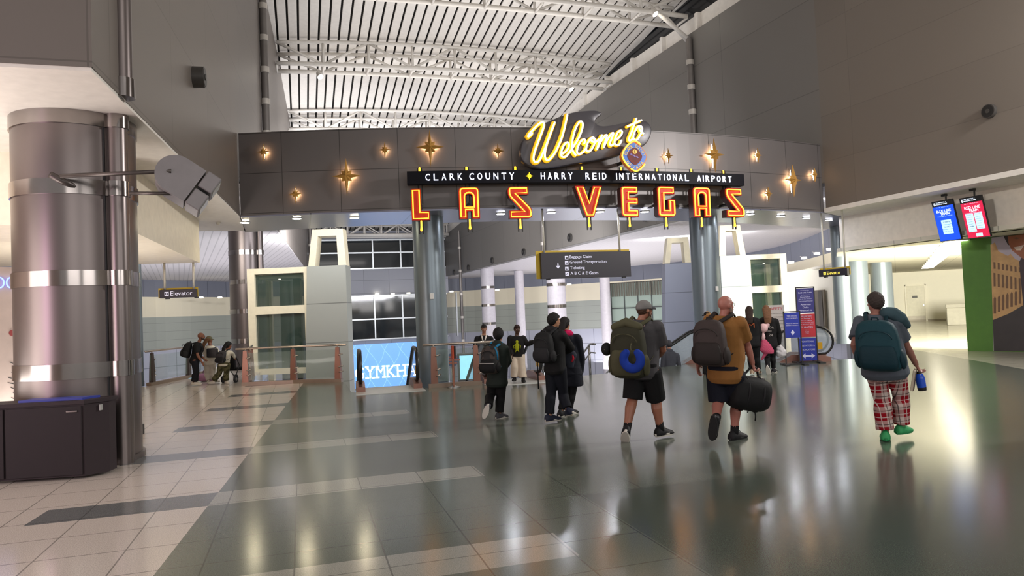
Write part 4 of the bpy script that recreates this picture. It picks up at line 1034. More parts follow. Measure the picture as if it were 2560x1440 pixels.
# lower-level screens seen through the railings
def lowscreen(u, v, D, w, h, label, rz=-.25, col='8fd4f2'):
    p = at_D(u, v, D); e = empty('display_screen', p, rz, label, 'screen')
    bm = BM(); rbox(bm, -w/2-.1, w/2+.1, 0, .15, -h/2-.1, h/2+.1, .03); part('bezel', bm, M_dg, e)
    bm = BM(); box(bm, -w/2, w/2, -.01, .0, -h/2, h/2); part('display', bm, mat('cyan screen '+col, col, .3, emit=col, es=1.3, var=.2, vs=4), e)
    bm = BM(); box(bm, -.15, .15, .02, .14, -5-p.z, -h/2-.1); part('pedestal', bm, M_dg, e)
lowscreen(1172, 918, 30, .75, 1.0, 'bright cyan screen on the lower level behind the copper rail post')
lowscreen(1377, 925, 32, .6, 1.3, 'bright white screen on the lower level behind the boy in black', col='e8f0ff')
lowscreen(478, 947, 40, .3, .3, 'tiny cyan screen far below, seen through glass by the standing man')
lowscreen(529, 942, 40, .35, .4, 'tiny blue screen far below, seen beside the white trousers', col='5c9cf0')
# logo board by the middle railing
p = at_D(1130, 900, 21.5); e = empty('logo_board', (p.x, p.y, -1.6), radians(-10), 'round blue and red logo board on a post behind the middle railing', 'board')
bm = BM(); tube(bm, [(0, .03, 0), (0, .03, 2.0)], .03, 10); part('post', bm, M_ss, e, True)
zc_ = p.z+1.6
bm = BM(); tube(bm, [(0, 0, zc_), (0, -.03, zc_)], .2, 28); part('disc', bm, mat('navy board', '2f3f86', .5), e, 40)
bm = BM()
for z_ in (-.09, 0, .09): rbox(bm, -.24+abs(z_), .24-abs(z_), -.045, -.03, zc_+z_-.028, zc_+z_+.028, .004)
part('stripes', bm, mat('red board stripe', 'b5483f', .5), e)
# ---- train screens on poles
def train(P, name, label, col, rz, red, sc=1.0):
    e = empty('train_screen', P, rz, label, 'screen')
    tilt = Matrix.Translation((0, 0, 1.06)) @ Matrix.Rotation(radians(13), 4, 'X') @ Matrix.Translation((0, 0, -1.06))
    w, h = .29*sc, 1.06*sc
    bm = BM(); rbox(bm, -w-.012, w+.012, 0, .06, 0, h, .008, M=tilt); part('casing', bm, M_blk, e)
    md = mat('screen '+name, col, .3, emit=col, es=.85, var=0)
    bm = BM(); box(bm, -w, w, -.006, .0, .015, h*.865, tilt); d = part('display', bm, md, e)
    mw = mat('screen white', 'e8f2ff', .3, emit='e4f0ff', es=1.5, var=0); mp_ = mat('screen pale panel', 'bfe0f5', .3, emit='b8ddf5', es=1.05, var=0)
    bm = BM(); tl_ = lambda s, x, z, hh, ww=None: text_bm(bm, s, x, z, -.008, h=hh, w=ww, depth=.003, M=tilt)
    tl_(name.split()[0]+' LINE', 0, h*.745, .07, .44); tl_('TRAIN', .02, h*.675, .07, .27); part('line_name', bm, mw, d)
    bm = BM(); tl_('TO TERMINAL 1', -.03, h*.955, .026, .3); tl_('BAGGAGE CLAIM', -.02, h*.915, .026, .34); tl_('8', -.23, h*.925, .085); part('header_text', bm, mw, d)
    bm = BM(); tl_('A B GATES', .0, h*.84, .016, .4); tl_('TRAIN EVERY FEW MINUTES', 0, h*.615, .015, .46); part('caption', bm, mp_, d)
    bm = BM(); rows = []
    if red:
        for c_, n_ in ((-.13, 8), (.115, 7)):
            for i in range(n_):
                z1 = h*.60-i*.062; rbox(bm, c_-.105, c_+.115, -.012, -.006, z1-.058, z1, .004, M=tilt)
        rbox(bm, -.06, .12, -.012, -.006, .04, .125, .004, M=tilt)
    else:
        for i in range(3):
            z1 = h*.52-i*.135; rbox(bm, -.15, .15, -.012, -.006, z1-.125, z1, .006, M=tilt)
    part('timetable', bm, mp_, d)
    mt = mat('screen dark text', '3a4d66', .5, var=0); bm = BM()
    if red:
        text_bm(bm, 'E 30', -.11, h*.60-.34, -.013, h=.03, depth=.002, M=tilt)
        for c_, n_ in ((-.13, 8), (.115, 7)):
            for i in range(n_): text_bm(bm, 'GATES', c_, h*.60-.03-i*.062, -.013, h=.012, w=.12, depth=.002, M=tilt)
    else:
        for i, tx in enumerate(('2 MIN', 'GATES', '1 2 3 4 5')): text_bm(bm, tx, 0, h*.52-.06-i*.135, -.013, h=.035, w=.2, depth=.002, M=tilt)
    part('timetable_text', bm, mt, d)
    bm = BM(); tube(bm, [(.06, .07, h-.25), (.06, .09, 4.47-P[2])], .022, 10); box(bm, -.06, .08, .05, .12, 4.40-P[2], 4.46-P[2]); part('mounting_pole', bm, M_blk, e, 40)
ps = at_D(2361, 604, 19.5); train((ps.x, ps.y, ps.z), 'BLUE', 'hanging screen with blue background reading BLUE LINE TRAIN', '1a52ea', radians(-88), False, 1.07)
ps = at_D(2432, 597, 18.7); train((ps.x, ps.y, ps.z), 'RED', 'hanging screen with red background reading RED LINE TRAIN', 'd8244c', radians(-88), True, 1.05)
# ---- information stand
M_pu = mat('indigo poster', '2c2a72', .5, var=.03); M_rd = mat('red poster', 'b32430', .5, var=.03); M_bu = mat('blue poster', '1c2f9c', .5, var=.03); M_pt = mat('poster print', 'cfd0ee', .5, var=0)
def lines(par, L, x, y, w, m_):
    for tx, z, hh, ww in L:
        bm = BM(); text_bm(bm, tx, x, z, y, h=hh, w=ww*w, depth=.003); part('lettering', bm, m_, par)
bp = at_z(2022, 907, 0); e = empty('information_stand', bp, radians(-24), 'tall three-panel stand with indigo and red posters and a double arrow', 'stand')
bm = BM(); box(bm, -.25, -.225, -.02, .02, 0, 2.06); box(bm, .225, .25, -.02, .02, 0, 2.06); box(bm, -.25, .25, -.02, .02, 2.04, 2.07); box(bm, -.35, -.2, -.35, .35, 0, .03); box(bm, .2, .35, -.35, .35, 0, .03); box(bm, -.3, .3, -.03, .03, 0, .04); part('frame', bm, M_blk, e)
for z0_, z1_, m_, L in ((1.36, 2.03, M_pu, [('Passengers for', 1.97, .022, .5), ('BLUE LINE TRAIN', 1.91, .035, .8), ('to Terminal 1', 1.85, .024, .5), ('Please follow', 1.79, .024, .6), ('signs to the elevators', 1.735, .022, .8), ('Terminal Gates', 1.68, .024, .85), ('American', 1.59, .045, .6), ('Delta', 1.51, .045, .35), ('Advanced Air', 1.43, .045, .8)]),
                     (.70, 1.33, M_rd, [('RED LINE TRAIN', 1.27, .03, .6), ('to Terminal 1', 1.21, .026, .6), ('Please follow', 1.15, .022, .65), ('signs to the lower level', 1.10, .022, .8), ('for all other gates', 1.05, .022, .8), ('D GATES', .97, .045, .7), ('Gates', .89, .02, .2), ('Level', .85, .02, .2), ('Trains', .81, .02, .2)]),
                     (.06, .67, M_bu, [('ADDITIONAL', .58, .045, .75), ('ELEVATORS &', .47, .045, .8), ('ESCALATORS', .36, .045, .8)])):
    bm = BM(); box(bm, -.222, .222, -.012, .012, z0_, z1_); q = part('poster', bm, m_, e)
    lines(q, L, 0, -.013, .44, M_pt)
    if m_ is M_bu:
        bm = BM(); prism(bm, [(-.17, .19), (-.08, .26), (-.08, .215), (.08, .215), (.08, .26), (.17, .19), (.08, .12), (.08, .165), (-.08, .165), (-.08, .12)], -.017, -.012); part('arrow', bm, M_pt, q)
bp = at_z(1986, 912, 0); e = empty('notice_stand', bp, radians(-24), 'lower stand with one blue out of service poster', 'stand')
bm = BM(); box(bm, -.22, -.195, -.02, .02, 0, 1.42); box(bm, .195, .22, -.02, .02, 0, 1.42); box(bm, -.22, .22, -.02, .02, 1.40, 1.43); box(bm, -.3, -.18, -.3, .3, 0, .03); box(bm, .18, .3, -.3, .3, 0, .03); box(bm, -.28, .28, -.03, .03, 0, .04); part('frame', bm, M_blk, e)
bm = BM(); box(bm, -.192, .192, -.012, .012, .72, 1.39); q = part('poster', bm, M_bu, e)
lines(q, [('TURN AROUND', 1.30, .035, .7), ('OUT OF SERVICE', 1.235, .035, .75), ('Please use Alternate', 1.10, .026, .8), ('Elevators or Escalators', 1.05, .026, .8)], 0, -.013, .38, M_pt); bm = BM(); prism(bm, [(-.05, .86), (0, .93), (.05, .86), (0, .78)], -.016, -.012); part('emblem', bm, M_pt, q)
bp = at_z(1951, 905, 0)+Vector((.3, .5, 0)); e = empty('safety_board', bp, radians(-24), 'white board of small print with red SAFETY heading behind the two women', 'board')
bm = BM(); rbox(bm, -.25, .25, -.02, .02, .35, 1.6, .01); part('board', bm, mat('grey white board', 'bdb7b3', .6), e)
bm = BM(); text_bm(bm, 'SAFETY', 0, 1.5, -.021, w=.4, h=.08, depth=.004); part('heading', bm, mat('red heading', 'b8505a', .5), e)
lines(e, [('Please hold the handrail', 1.36-.1*i, .03, .85) for i in range(9)], 0, -.021, .5, mat('grey print', '8b8585', .6))
bm = BM(); box(bm, -.2, -.17, -.02, .02, 0, .36); box(bm, .17, .2, -.02, .02, 0, .36); part('stand_feet', bm, M_blk, e)
# ---- corridor: ceiling light panels, door, seat block, cream wall with doorway
M_pan_l = mat('corridor light panel', 'ffffff', emit='fff6dc', es=7, var=0); M_pf = mat('light panel frame', 'd5d0c4', .4)
q0 = at_z(2398, 594, 3.29)
for i in range(12):
    p = q0+Vector((.7071, .7071, 0))*(2.05*i+1.3); e = empty('ceiling_light', (p.x, p.y, 3.24), radians(45), 'square glowing ceiling panel in the corridor row', 'ceiling light', 'ceiling light panels along the corridor')
    bm = BM(); box(bm, -.33, .33, -.33, .33, .03, .055); part('frame', bm, M_pf, e)
    bm = BM(); box(bm, -.29, .29, -.29, .29, .015, .03); part('diffuser', bm, M_pan_l, e)
cn = Vector((-.7071, -.7071, 0)); pd = at_plane(2293, 805, Vector((*corrpt(54.25, 0), 0)), cn)
M_door = mat('cream door', 'd9d3bd', .45)
d = empty('door_1', (pd.x, pd.y, 0), radians(-45), kind='structure')
bm = BM(); box(bm, -.62, -.52, -.06, .1, 0, 2.45); box(bm, .52, .62, -.06, .1, 0, 2.45); box(bm, -.62, .62, -.06, .1, 2.35, 2.45); part('door_frame', bm, mat('warm white door frame', 'efe9d6', .5), d)
bm = BM(); rbox(bm, -.52, .52, -.03, .05, .02, 2.35, .01); part('door_leaf', bm, M_door, d)
bm = BM(); rbox(bm, -.2, .1, -.045, -.03, 1.55, 1.7, .005); part('door_plate', bm, mat('dark plate', '45443f', .5), d)
bm = BM(); rbox(bm, .4, .46, -.08, -.03, 1.0, 1.12, .01); part('door_handle', bm, M_ss, d)
bm = BM(); rbox(bm, -.5, .5, -.036, -.03, .02, .35, .004); part('kick_plate', bm, mat('taupe kick plate', 'b5aa97', .4), d)
pb = at_z(2405, 812, 0); e = empty('bench', pb, radians(-45), 'low grey block seat at the foot of the green wall, far down the corridor', 'bench')
bm = BM(); rbox(bm, -.7, 1.2, -.3, .3, .0, .95, .04); part('seat_block', bm, mat('stone grey block', 'a8a394', .6), e)
bm = BM(); rbox(bm, -.7, 1.2, .2, .34, .9, 1.15, .03); part('backrest', bm, mat('stone grey block', 'a8a394', .6), e)
wa = at_D(1958, 760, 41); wb = at_D(2118, 720, 34)
bm = BM(); wall(bm, [(wa.x, wa.y), (wb.x, wb.y)], -.2, 3.35, .25); top('wall_lobby', bm, M_cream, kind='structure')
da = at_D(2040, 760, 37.0); dirw = (wb-wa); dirw.z = 0; dirw.normalize(); rzw_ = atan2(dirw.y, dirw.x)
d = empty('door_2', (da.x, da.y, 0), rzw_, kind='structure')
bm = BM(); box(bm, .05, 1.1, -.12, -.02, 0, 2.2); part('door_opening', bm, mat('brown dim recess', '6f675a', .8), d)
bm = BM(); box(bm, .55, .95, -.15, -.12, 0, 2.15); part('door_leaf', bm, mat('dark door', '4a443c', .6), d)
for i in range(5):
    p = at_D(1978+i*32, 655-11*i, 39-i*1.1); e = empty('wall_washer_light', p, 0, 'small bright wall washer lamp along the dark band past the far elevator', 'lamp', 'wall washer lamps past the elevator')
    bm = BM(); tube(bm, [(0, .3, .1), (0, 0, 0)], .02, 6); part('arm', bm, M_ss, e); bm = BM(); rbox(bm, -.12, .12, -.1, .1, -.08, .04, .02); part('lamp_head', bm, mat('washer glow', 'ffffff', emit='fff6dc', es=8, var=0), e)
# wash lamps along the curved wall band
for i, (u, v, D) in enumerate(((417, 743, 56), (503, 744, 56), (550, 744, 56), (583, 746, 57), (902, 736, 65), (943, 735, 65), (982, 735, 65), (1021, 733, 65), (1129, 729, 66), (1243, 725, 65), (1423, 711, 61))):
    p = at_D(u, v, D); e = empty('band_lamp', p, 0, 'small bright lamp under the grey band of the rotunda wall', 'lamp', 'lamps under the rotunda band')
    bm = BM(); rbox(bm, -.16, .16, -.14, .14, -.05, .06, .03); part('lamp_head', bm, mat('washer glow', 'ffffff', emit='fff6dc', es=8, var=0), e)
    bm = BM(); tube(bm, [(0, .1, .03), (0, .8 if i != 7 else 2.6, .1)], .03, 6); part('arm', bm, M_ss, e)
# mesh curtain window on the curved wall
wA = at_D(1526, 702, 58.5); wB = at_D(1662, 690, 56.0); g = Vector((wB.x-wA.x, wB.y-wA.y, 0)); L_ = g.length; rzq = atan2(g.y, g.x)
d = empty('window_4', (wA.x, wA.y, -.3), rzq, kind='structure')
bm = BM(); box(bm, 0, L_, 0, .1, 0, 4.1); part('window_glass', bm, mat('pale green glass', '8e9c93', .15, var=.1, vs=.6), d)
bm = BM()
for i in range(5): box(bm, L_*i/4-.04, L_*i/4+.04, -.05, 0, 0, 4.1)
for z_ in (0, .9, 2.0, 4.05): box(bm, 0, L_, -.05, 0, z_-.04, z_+.04)
part('window_frame', bm, mat('dark window frame', '3d4241', .5), d)
bm = BM()
for i in range(46):
    x = L_*(i+.5)/46; box(bm, x-.022, x+.022, -.14+.04*(i % 2), -.1+.04*(i % 2), 2.95, 4.1)
part('blind', bm, mat('bronze mesh blind', '6d685d', .5, metal=.3), d)
# ---- mural and green wall
bm = BM(); wd = Vector((.62, -1.42, 0)).normalized(); gW = Vector((18.8, 16.32, 0)); nW = Vector((wd.y, -wd.x, 0))
if nW.x > 0: nW = -nW
T = Matrix((wd, -nW, Vector((0, 0, 1)))).transposed().to_4x4(); T.translation = gW
box(bm, 0, 5.5, 0, .4, 0, 3.29, T); top('wall_green', bm, M_green, kind='structure')
def mp(u, v, off=.0): return T.inverted() @ at_plane(u, v, gW+nW*off, nW)
e = empty('mural', T @ Vector((mp(2475, 700).x, 0, 0)), atan2(wd.y, wd.x), 'large photo mural of a smiling person, sandstone building and street', 'mural')
ME = T.inverted()
def mpoly(name, pts, off, m_, par):
    bm = BM(); Q = [mp(u, v, off) for u, v in pts]
    a_ = [bm.verts.new(T @ Vector((q.x, -off, max(.02, min(3.28, q.z))))) for q in Q]; b_ = [bm.verts.new(T @ Vector((q.x, -off+.004, max(.02, min(3.28, q.z))))) for q in Q]
    bm.faces.new(a_); bm.faces.new(b_[::-1])
    for i in range(len(a_)): j = (i+1) % len(a_); bm.faces.new((a_[i], b_[i], b_[j], a_[j]))
    return part(name, bm, m_, par, False, True)
sky = mpoly('print_sheet', [(2475, 540), (2660, 520), (2660, 885), (2484, 878)], .012, mat('mural sky', 'b5aab8', .45, var=.08, vs=1.5), e)
M_sand = mat('mural sandstone', 'c29a68', .5, var=.2, vs=5); M_sdk = mat('mural dark print', '6e5038', .5, var=.1)  # dark brown print for windows and eye
bl = mpoly('building_picture', [(2476, 612), (2487, 606), (2496, 628), (2520, 640), (2526, 634), (2538, 648), (2660, 690), (2660, 780), (2482, 800)], .017, M_sand, sky)
for r, (y0_, y1_, st) in enumerate(((655, 672, 0), (682, 716, 0), (738, 776, 1))):
    for i in range(7):
        u0 = 2481+i*10.5; k = 1+i*.012
        if st: pts = [(u0+3, y1_-i*4.2+8), (u0+3, y0_-i*3+9), (u0+6, y0_-i*3+3), (u0+9, y0_-i*3+8), (u0+9, y1_-i*4.2+8)]
        else: pts = [(u0+3, y1_+i*1.5), (u0+2.5, y0_+i*2.2), (u0+7.5, y0_+i*2.2+.8), (u0+8, y1_+i*1.5)]
        mpoly('window_picture', pts, .021, M_sdk, sky)
mpoly('street_picture', [(2482, 800), (2520, 785), (2560, 762), (2660, 740), (2660, 884), (2485, 878)], .020, mat('mural street', '2f2a2c', .45, var=.25, vs=3), sky)
mpoly('coat_picture', [(2548, 655), (2556, 640), (2600, 620), (2660, 640), (2660, 884), (2566, 880), (2560, 780), (2552, 700)], .024, mat('mural coat', '3a2c33', .5, var=.15), sky)
mpoly('hair_picture', [(2511, 595), (2509, 578), (2516, 566), (2532, 560), (2560, 556), (2610, 560), (2630, 600), (2600, 640), (2540, 620), (2520, 612)], .027, mat('mural hair', '2b2326', .5, var=.1), sky)
fc = mpoly('face_picture', [(2519, 592), (2521, 582), (2532, 573), (2560, 568), (2590, 575), (2600, 605), (2590, 640), (2565, 652), (2548, 640), (2530, 626), (2522, 610)], .030, mat('mural face', '9a5a3c', .5, var=.12, vs=4), sky)
mpoly('eye_picture', [(2534, 596), (2541, 593), (2549, 596), (2541, 598)], .033, M_sdk, fc); mpoly('mouth_picture', [(2534, 618), (2546, 616), (2560, 612), (2552, 626), (2541, 626)], .033, mat('mural smile', 'd9c2b4', .5), fc)
# ---- slivers at the edge beside the big column
p = at_D(-20, 820, 12.5)
e = empty('shop_panel', (p.x, p.y, 0), radians(30), 'pale shop panel with glowing blue ring sign behind the steel column', 'panel')
bm = BM(); box(bm, -1.2, .42, 0, .1, 0, 2.9); part('panel_board', bm, mat('pale pink panel', 'b3a59f', .5), e)
bm = BM()
for k in range(3): tube(bm, [(.28-.16*k+.06*cos(a), -.03, 2.62+.09*sin(a)) for a in [2*pi*i/20 for i in range(20)]], .012, 6, closed=True)
part('ring_sign', bm, mat('blue neon', '6f86ff', emit='6f86ff', es=3, var=0), e)
bm = BM(); tube(bm, [(.3, -.015, 1.72), (.3, 0, 1.72)], .055, 20); part('red_dot', bm, mat('dull red print', '8a3a3c', .5), e)
bm = BM()
for i in range(9): tube(bm, [(.25+.04*sin(i*1.3), -.008, 1.2-i*.09), (.33, -.008, 1.16-i*.09), (.39, -.008, 1.14-i*.09)], .006, 4)
part('lash_print', bm, M_blk, e)
p = at_D(346, 850, 11.5)
e = empty('white_post', (p.x, p.y, 0), 0, 'narrow white post showing just past the edge of the big steel column', 'post')
bm = BM(); rbox(bm, -.05, .02, -.04, .04, .05, 2.5, .01); part('post', bm, M_white, e)
bm = BM(); rbox(bm, -.03, .05, -.05, .05, 0, .16, .01); part('foot', bm, M_blk, e)
# ================================================================== PEOPLE
Z3 = Vector((0, 0, 1))
def remesh(bm, vox, it=3, fac=.5):
    bmesh.ops.recalc_face_normals(bm, faces=bm.faces)
    me = bpy.data.meshes.new('r'); bm.to_mesh(me); bm.free()
    o = bpy.data.objects.new('r', me); COL.objects.link(o)
    r = o.modifiers.new('r', 'REMESH'); r.mode = 'VOXEL'; r.voxel_size = vox
    s = o.modifiers.new('s', 'SMOOTH'); s.iterations = it; s.factor = fac
    dg = bpy.context.evaluated_depsgraph_get(); dg.update()
    m2 = bpy.data.meshes.new_from_object(o.evaluated_get(dg))
    bpy.data.objects.remove(o); bpy.data.meshes.remove(me)
    for p in m2.polygons: p.use_smooth = True
    return m2
def withmat(me, *ms):
    me.materials.clear()
    for m in ms: me.materials.append(m)
    return me
def ell(bm, c, ax, rad, n=14, k=10, pw=2.0):
    """ellipsoid at c, axes ax (3 unit vectors), radii rad"""
    rings = []
    for i in range(k+1):
        a = -pi/2+pi*i/k; q = max(cos(a), .02)
        rings.append([c+ax[0]*(rad[0]*q*cos(2*pi*j/n))+ax[1]*(rad[1]*q*sin(2*pi*j/n))+ax[2]*(rad[2]*sin(a)) for j in range(n)])
    loft(bm, rings)
def sring(c, X, Y, rx, ry, n=24, p=2.4):
    out = []
    for i in range(n):
        a = 2*pi*i/n; cs, sn = cos(a), sin(a)
        out.append(c+X*(rx*math.copysign(abs(cs)**(2/p), cs))+Y*(ry*math.copysign(abs(sn)**(2/p), sn)))
    return out
def skin(name, col): return mat('skin '+name, col, .5, var=.04, vs=20)
def cloth(name, col, rough=.85, var=.07, bump=.25, bs=14): return mat('cloth '+name, col, rough, var=var, vs=9, bump=bump, bs=bs, spec=.25)
class Fig: pass
def axes(J):
    R = (J['shR']-J['shL']).normalized(); hm = (J['hipL']+J['hipR'])/2; U = (J['neck']-hm).normalized()
    Fd = U.cross(R).normalized(); return R, U, Fd, hm
def torso(bm, J, B, g=0.0, lo=-.16, hi=1.0, hem=0.0):
    R, U, Fd, hm = axes(J); hR = (J['hipR']-J['hipL']).normalized(); L = (J['neck']-hm); sh = (J['shR']-J['shL']).length/2; s = B['s']
    lv = [(-.17, B['hip']*.78, B['hd']*.80, -.01), (-.08, B['hip']*.97, B['hd']*.98, -.012), (.06, B['hip'], B['hd'], -.01), (.26, B['waist'], B['wd'], B['belly']), (.46, (B['waist']+B['chest'])/2, (B['wd']+B['cd'])/2, B['belly']*.7),
          (.68, B['chest'], B['cd'], .0), (.84, B['chest']*.99, B['cd']*.86, -.005), (.93, sh*.80, .088*s, -.01), (1.0, .082*s, .072*s, -.005), (1.06, .062*s, .058*s, .0)]
    rings = []
    for t, rx, ry, f in lv:
        if t < lo-.001 or t > hi+.001: continue
        X = hR.lerp(R, max(0, min(1, t/.8))).normalized(); Y = U.cross(X).normalized()
        gg = g+(hem if t < .05 else 0)
        rings.append(sring(hm+L*t+Y*(f*s), X, Y, rx*1.0+gg, ry+gg))
    loft(bm, rings)
def limb(bm, pts, rad, n=12): tube(bm, pts, rad, n, round_ends=True)
def arm_pts(J, S, ls, g=0.0, to=1.0):
    a, b, c = J['sh'+S], J['el'+S], J['wr'+S]
    P = [a, a.lerp(b, .45), b, b.lerp(c, .35), c]; Rr = [.060, .050, .041, .042, .029]
    return P, [r*ls+g for r in Rr]
def leg_pts(J, S, ls, g=0.0):
    a, b, c = J['hip'+S], J['kn'+S], J['an'+S]; R, U, Fd, hm = axes(J)
    d = (c-b).normalized(); back = -(Fd-d*Fd.dot(d)); back = back.normalized() if back.length > .01 else -Fd
    P = [a, a.lerp(b, .5), b, b.lerp(c, .28)+back*.018, b.lerp(c, .62)+back*.008, c]
    return P, [r*ls+g for r in (.098, .080, .060, .063, .048, .040)]
def hand(bm, w, d, side, pn, s, curl):
    """w wrist, d finger direction, side = direction of the thumb, pn = palm normal"""
    d = d.normalized(); side = (side-d*side.dot(d)).normalized(); pn = d.cross(side) if pn is None else (pn-d*pn.dot(d)-side*pn.dot(side)).normalized()
    loft(bm, [sring(w+d*t*s, side, pn, a*s, b*s, 12) for t, a, b in ((-.02, .026, .02), (.02, .033, .018), (.06, .040, .016), (.09, .039, .013), (.098, .034, .010))])
    for i, (o, l) in enumerate(((.030, .92), (.010, 1.05), (-.010, 1.0), (-.029, .8))):
        p = w+d*.088*s+side*o*s; q = d.copy(); P = [p]; spread = side*(o*1.2)
        for k, seg in enumerate((.042, .027, .021)):
            q = (Quaternion(side, -curl*(.8 if k == 0 else 1.0)) @ q); q = (q+spread*.8).normalized() if k == 0 else q
            p = p+q*seg*l*s; P.append(p)
        tube(bm, P, [.0095*s, .009*s, .0085*s, .007*s], 8, round_ends=True)
    q = (d*.75+side*.75+pn*.25).normalized(); p = w+d*.025*s+side*.028*s; p2 = p+q*.042*s; q2 = (q*.7+d*.5+pn*.2).normalized()
    tube(bm, [p, p2, p2+q2*.03*s], [.0125*s, .011*s, .0085*s], 8, round_ends=True)
def headax(yaw, pitch=0, roll=0):
    """yaw 0 looks away from the camera, 90 to the picture's right, 180 at the camera"""
    h = FW.copy(); h.z = 0; h.normalize(); r = Vector((h.y, -h.x, 0)); y = radians(yaw); f = h*cos(y)+r*sin(y)
    rt = Vector((f.y, -f.x, 0)); p = radians(pitch); f2 = f*cos(p)+Z3*sin(p); u2 = rt.cross(f2).normalized()
    q = Quaternion(f2, radians(roll)); return q @ rt, f2, q @ u2
def head_mesh(bm, c, A, s):
    r, f, u = A; P = lambda x, y, z: c+r*(x*s)+f*(y*s)+u*(z*s); ax = (r, f, u)
    E = lambda x, y, z, a, b, d, n=14, k=10: ell(bm, P(x, y, z), ax, (a*s, b*s, d*s), n, k)
    E(0, -.008, .022, .077, .097, .092, 20, 14); E(0, .024, -.04, .060, .068, .074, 18, 12); E(0, .062, -.094, .028, .024, .022)
    E(0, .05, -.02, .056, .045, .05)
    for q in (-1, 1):
        E(q*.077, -.008, -.008, .011, .021, .033, 10, 8); E(q*.034, .062, -.022, .024, .026, .022, 10, 8)
        tube(bm, [P(q*.055, .062, .026), P(q*.022, .084, .024), P(0, .086, .022)], .011*s, 8, round_ends=True)
    tube(bm, [P(0, .084, .012), P(0, .098, -.008), P(0, .108, -.028)], [.009*s, .011*s, .015*s], 8, round_ends=True)
    for q in (-1, 1): E(q*.011, .098, -.032, .009, .010, .008, 8, 6)
    tube(bm, [P(-.024, .080, -.063), P(0, .091, -.060), P(.024, .080, -.063)], .009*s, 8, round_ends=True)
def face_parts(o, c, A, s, tone, lips='8a4a44', brow='2a1c16'):
    r, f, u = A; P = lambda x, y, z: c+r*(x*s)+f*(y*s)+u*(z*s); ax = (r, f, u)
    for q in (-1, 1):
        bm = BM(); ell(bm, P(q*.031, .074, .005), ax, (.014*s, .011*s, .008*s), 12, 8); ey = part('eye', bm, mat('eye white', 'd9d4cc', .3, var=0), o, True, True)
        bm = BM(); ell(bm, P(q*.031, .083, .005), ax, (.006*s, .004*s, .006*s), 10, 6); part('iris', bm, mat('dark iris', '1b120e', .25, var=0), ey, True, True)
        bm = BM(); tube(bm, [P(q*.050, .070, .026), P(q*.032, .087, .031), P(q*.014, .091, .027)], [.003*s, .005*s, .004*s], 6, round_ends=True); part('eyebrow', bm, mat('brow '+brow, brow, .8), o, True, True)
    bm = BM(); tube(bm, [P(-.023, .086, -.064), P(-.008, .098, -.061), P(.008, .098, -.061), P(.023, .086, -.064)], [.003*s, .006*s, .006*s, .003*s], 6, round_ends=True); part('lips', bm, mat('lips '+lips, lips, .45), o, True, True)
def hair_part(o, c, A, s, col, line=.035, back=-.075, vol=.012, length=0, rough=.006, name='hair', toward=None, w=.085, bun=False):
    r, f, u = A; ax = (r, f, u); bm = BM(); n, k = 28, 20; rg = []
    for i in range(k+1):
        a = -pi/2+pi*i/k; q = max(cos(a), .02); row = []
        for j in range(n):
            x, y, z = .077*q*cos(2*pi*j/n), .097*q*sin(2*pi*j/n), .094*sin(a)
            g = 1+vol/.085; z0 = z+.022
            lim = line if y > .045 else (line+(back-line)*min(1, max(0, (.045-y)/.07)))
            if z0 < lim: g = .80
            elif rough: g += rough/.08*(sin(j*2.7+i*1.9)+sin(j*1.3-i*3.1))*.5
            row.append(c+r*(x*g*s)+f*((y*g-.008)*s)+u*((z*g+.022)*s))
        rg.append(row)
    loft(bm, rg)
    if length:
        dn = -Z3; bk = -f; L = length
        rs = []
        for t in (0, .15, .35, .6, .85, 1.0):
            cc = c+bk*(.06+.115*min(1, t*1.6))*s+u*.05*s*(1-t)+dn*(L*t) + (toward*(t*.05) if toward is not None else Vector())
            rs.append(sring(cc, r, f, (w-.030*t*t)*s, (.062-.03*t)*s, 16))
        loft(bm, rs)
    if bun: ell(bm, c+u*.135*s-f*.03*s, ax, (.04*s, .04*s, .035*s))
    me = remesh(bm, .009 if s > .8 else .008, 2)
    return part(name, withmat(me, mat('hair '+col, col, .7, var=.25, vs=30, bump=.5, bs=60, spec=.3)), o, world=True)
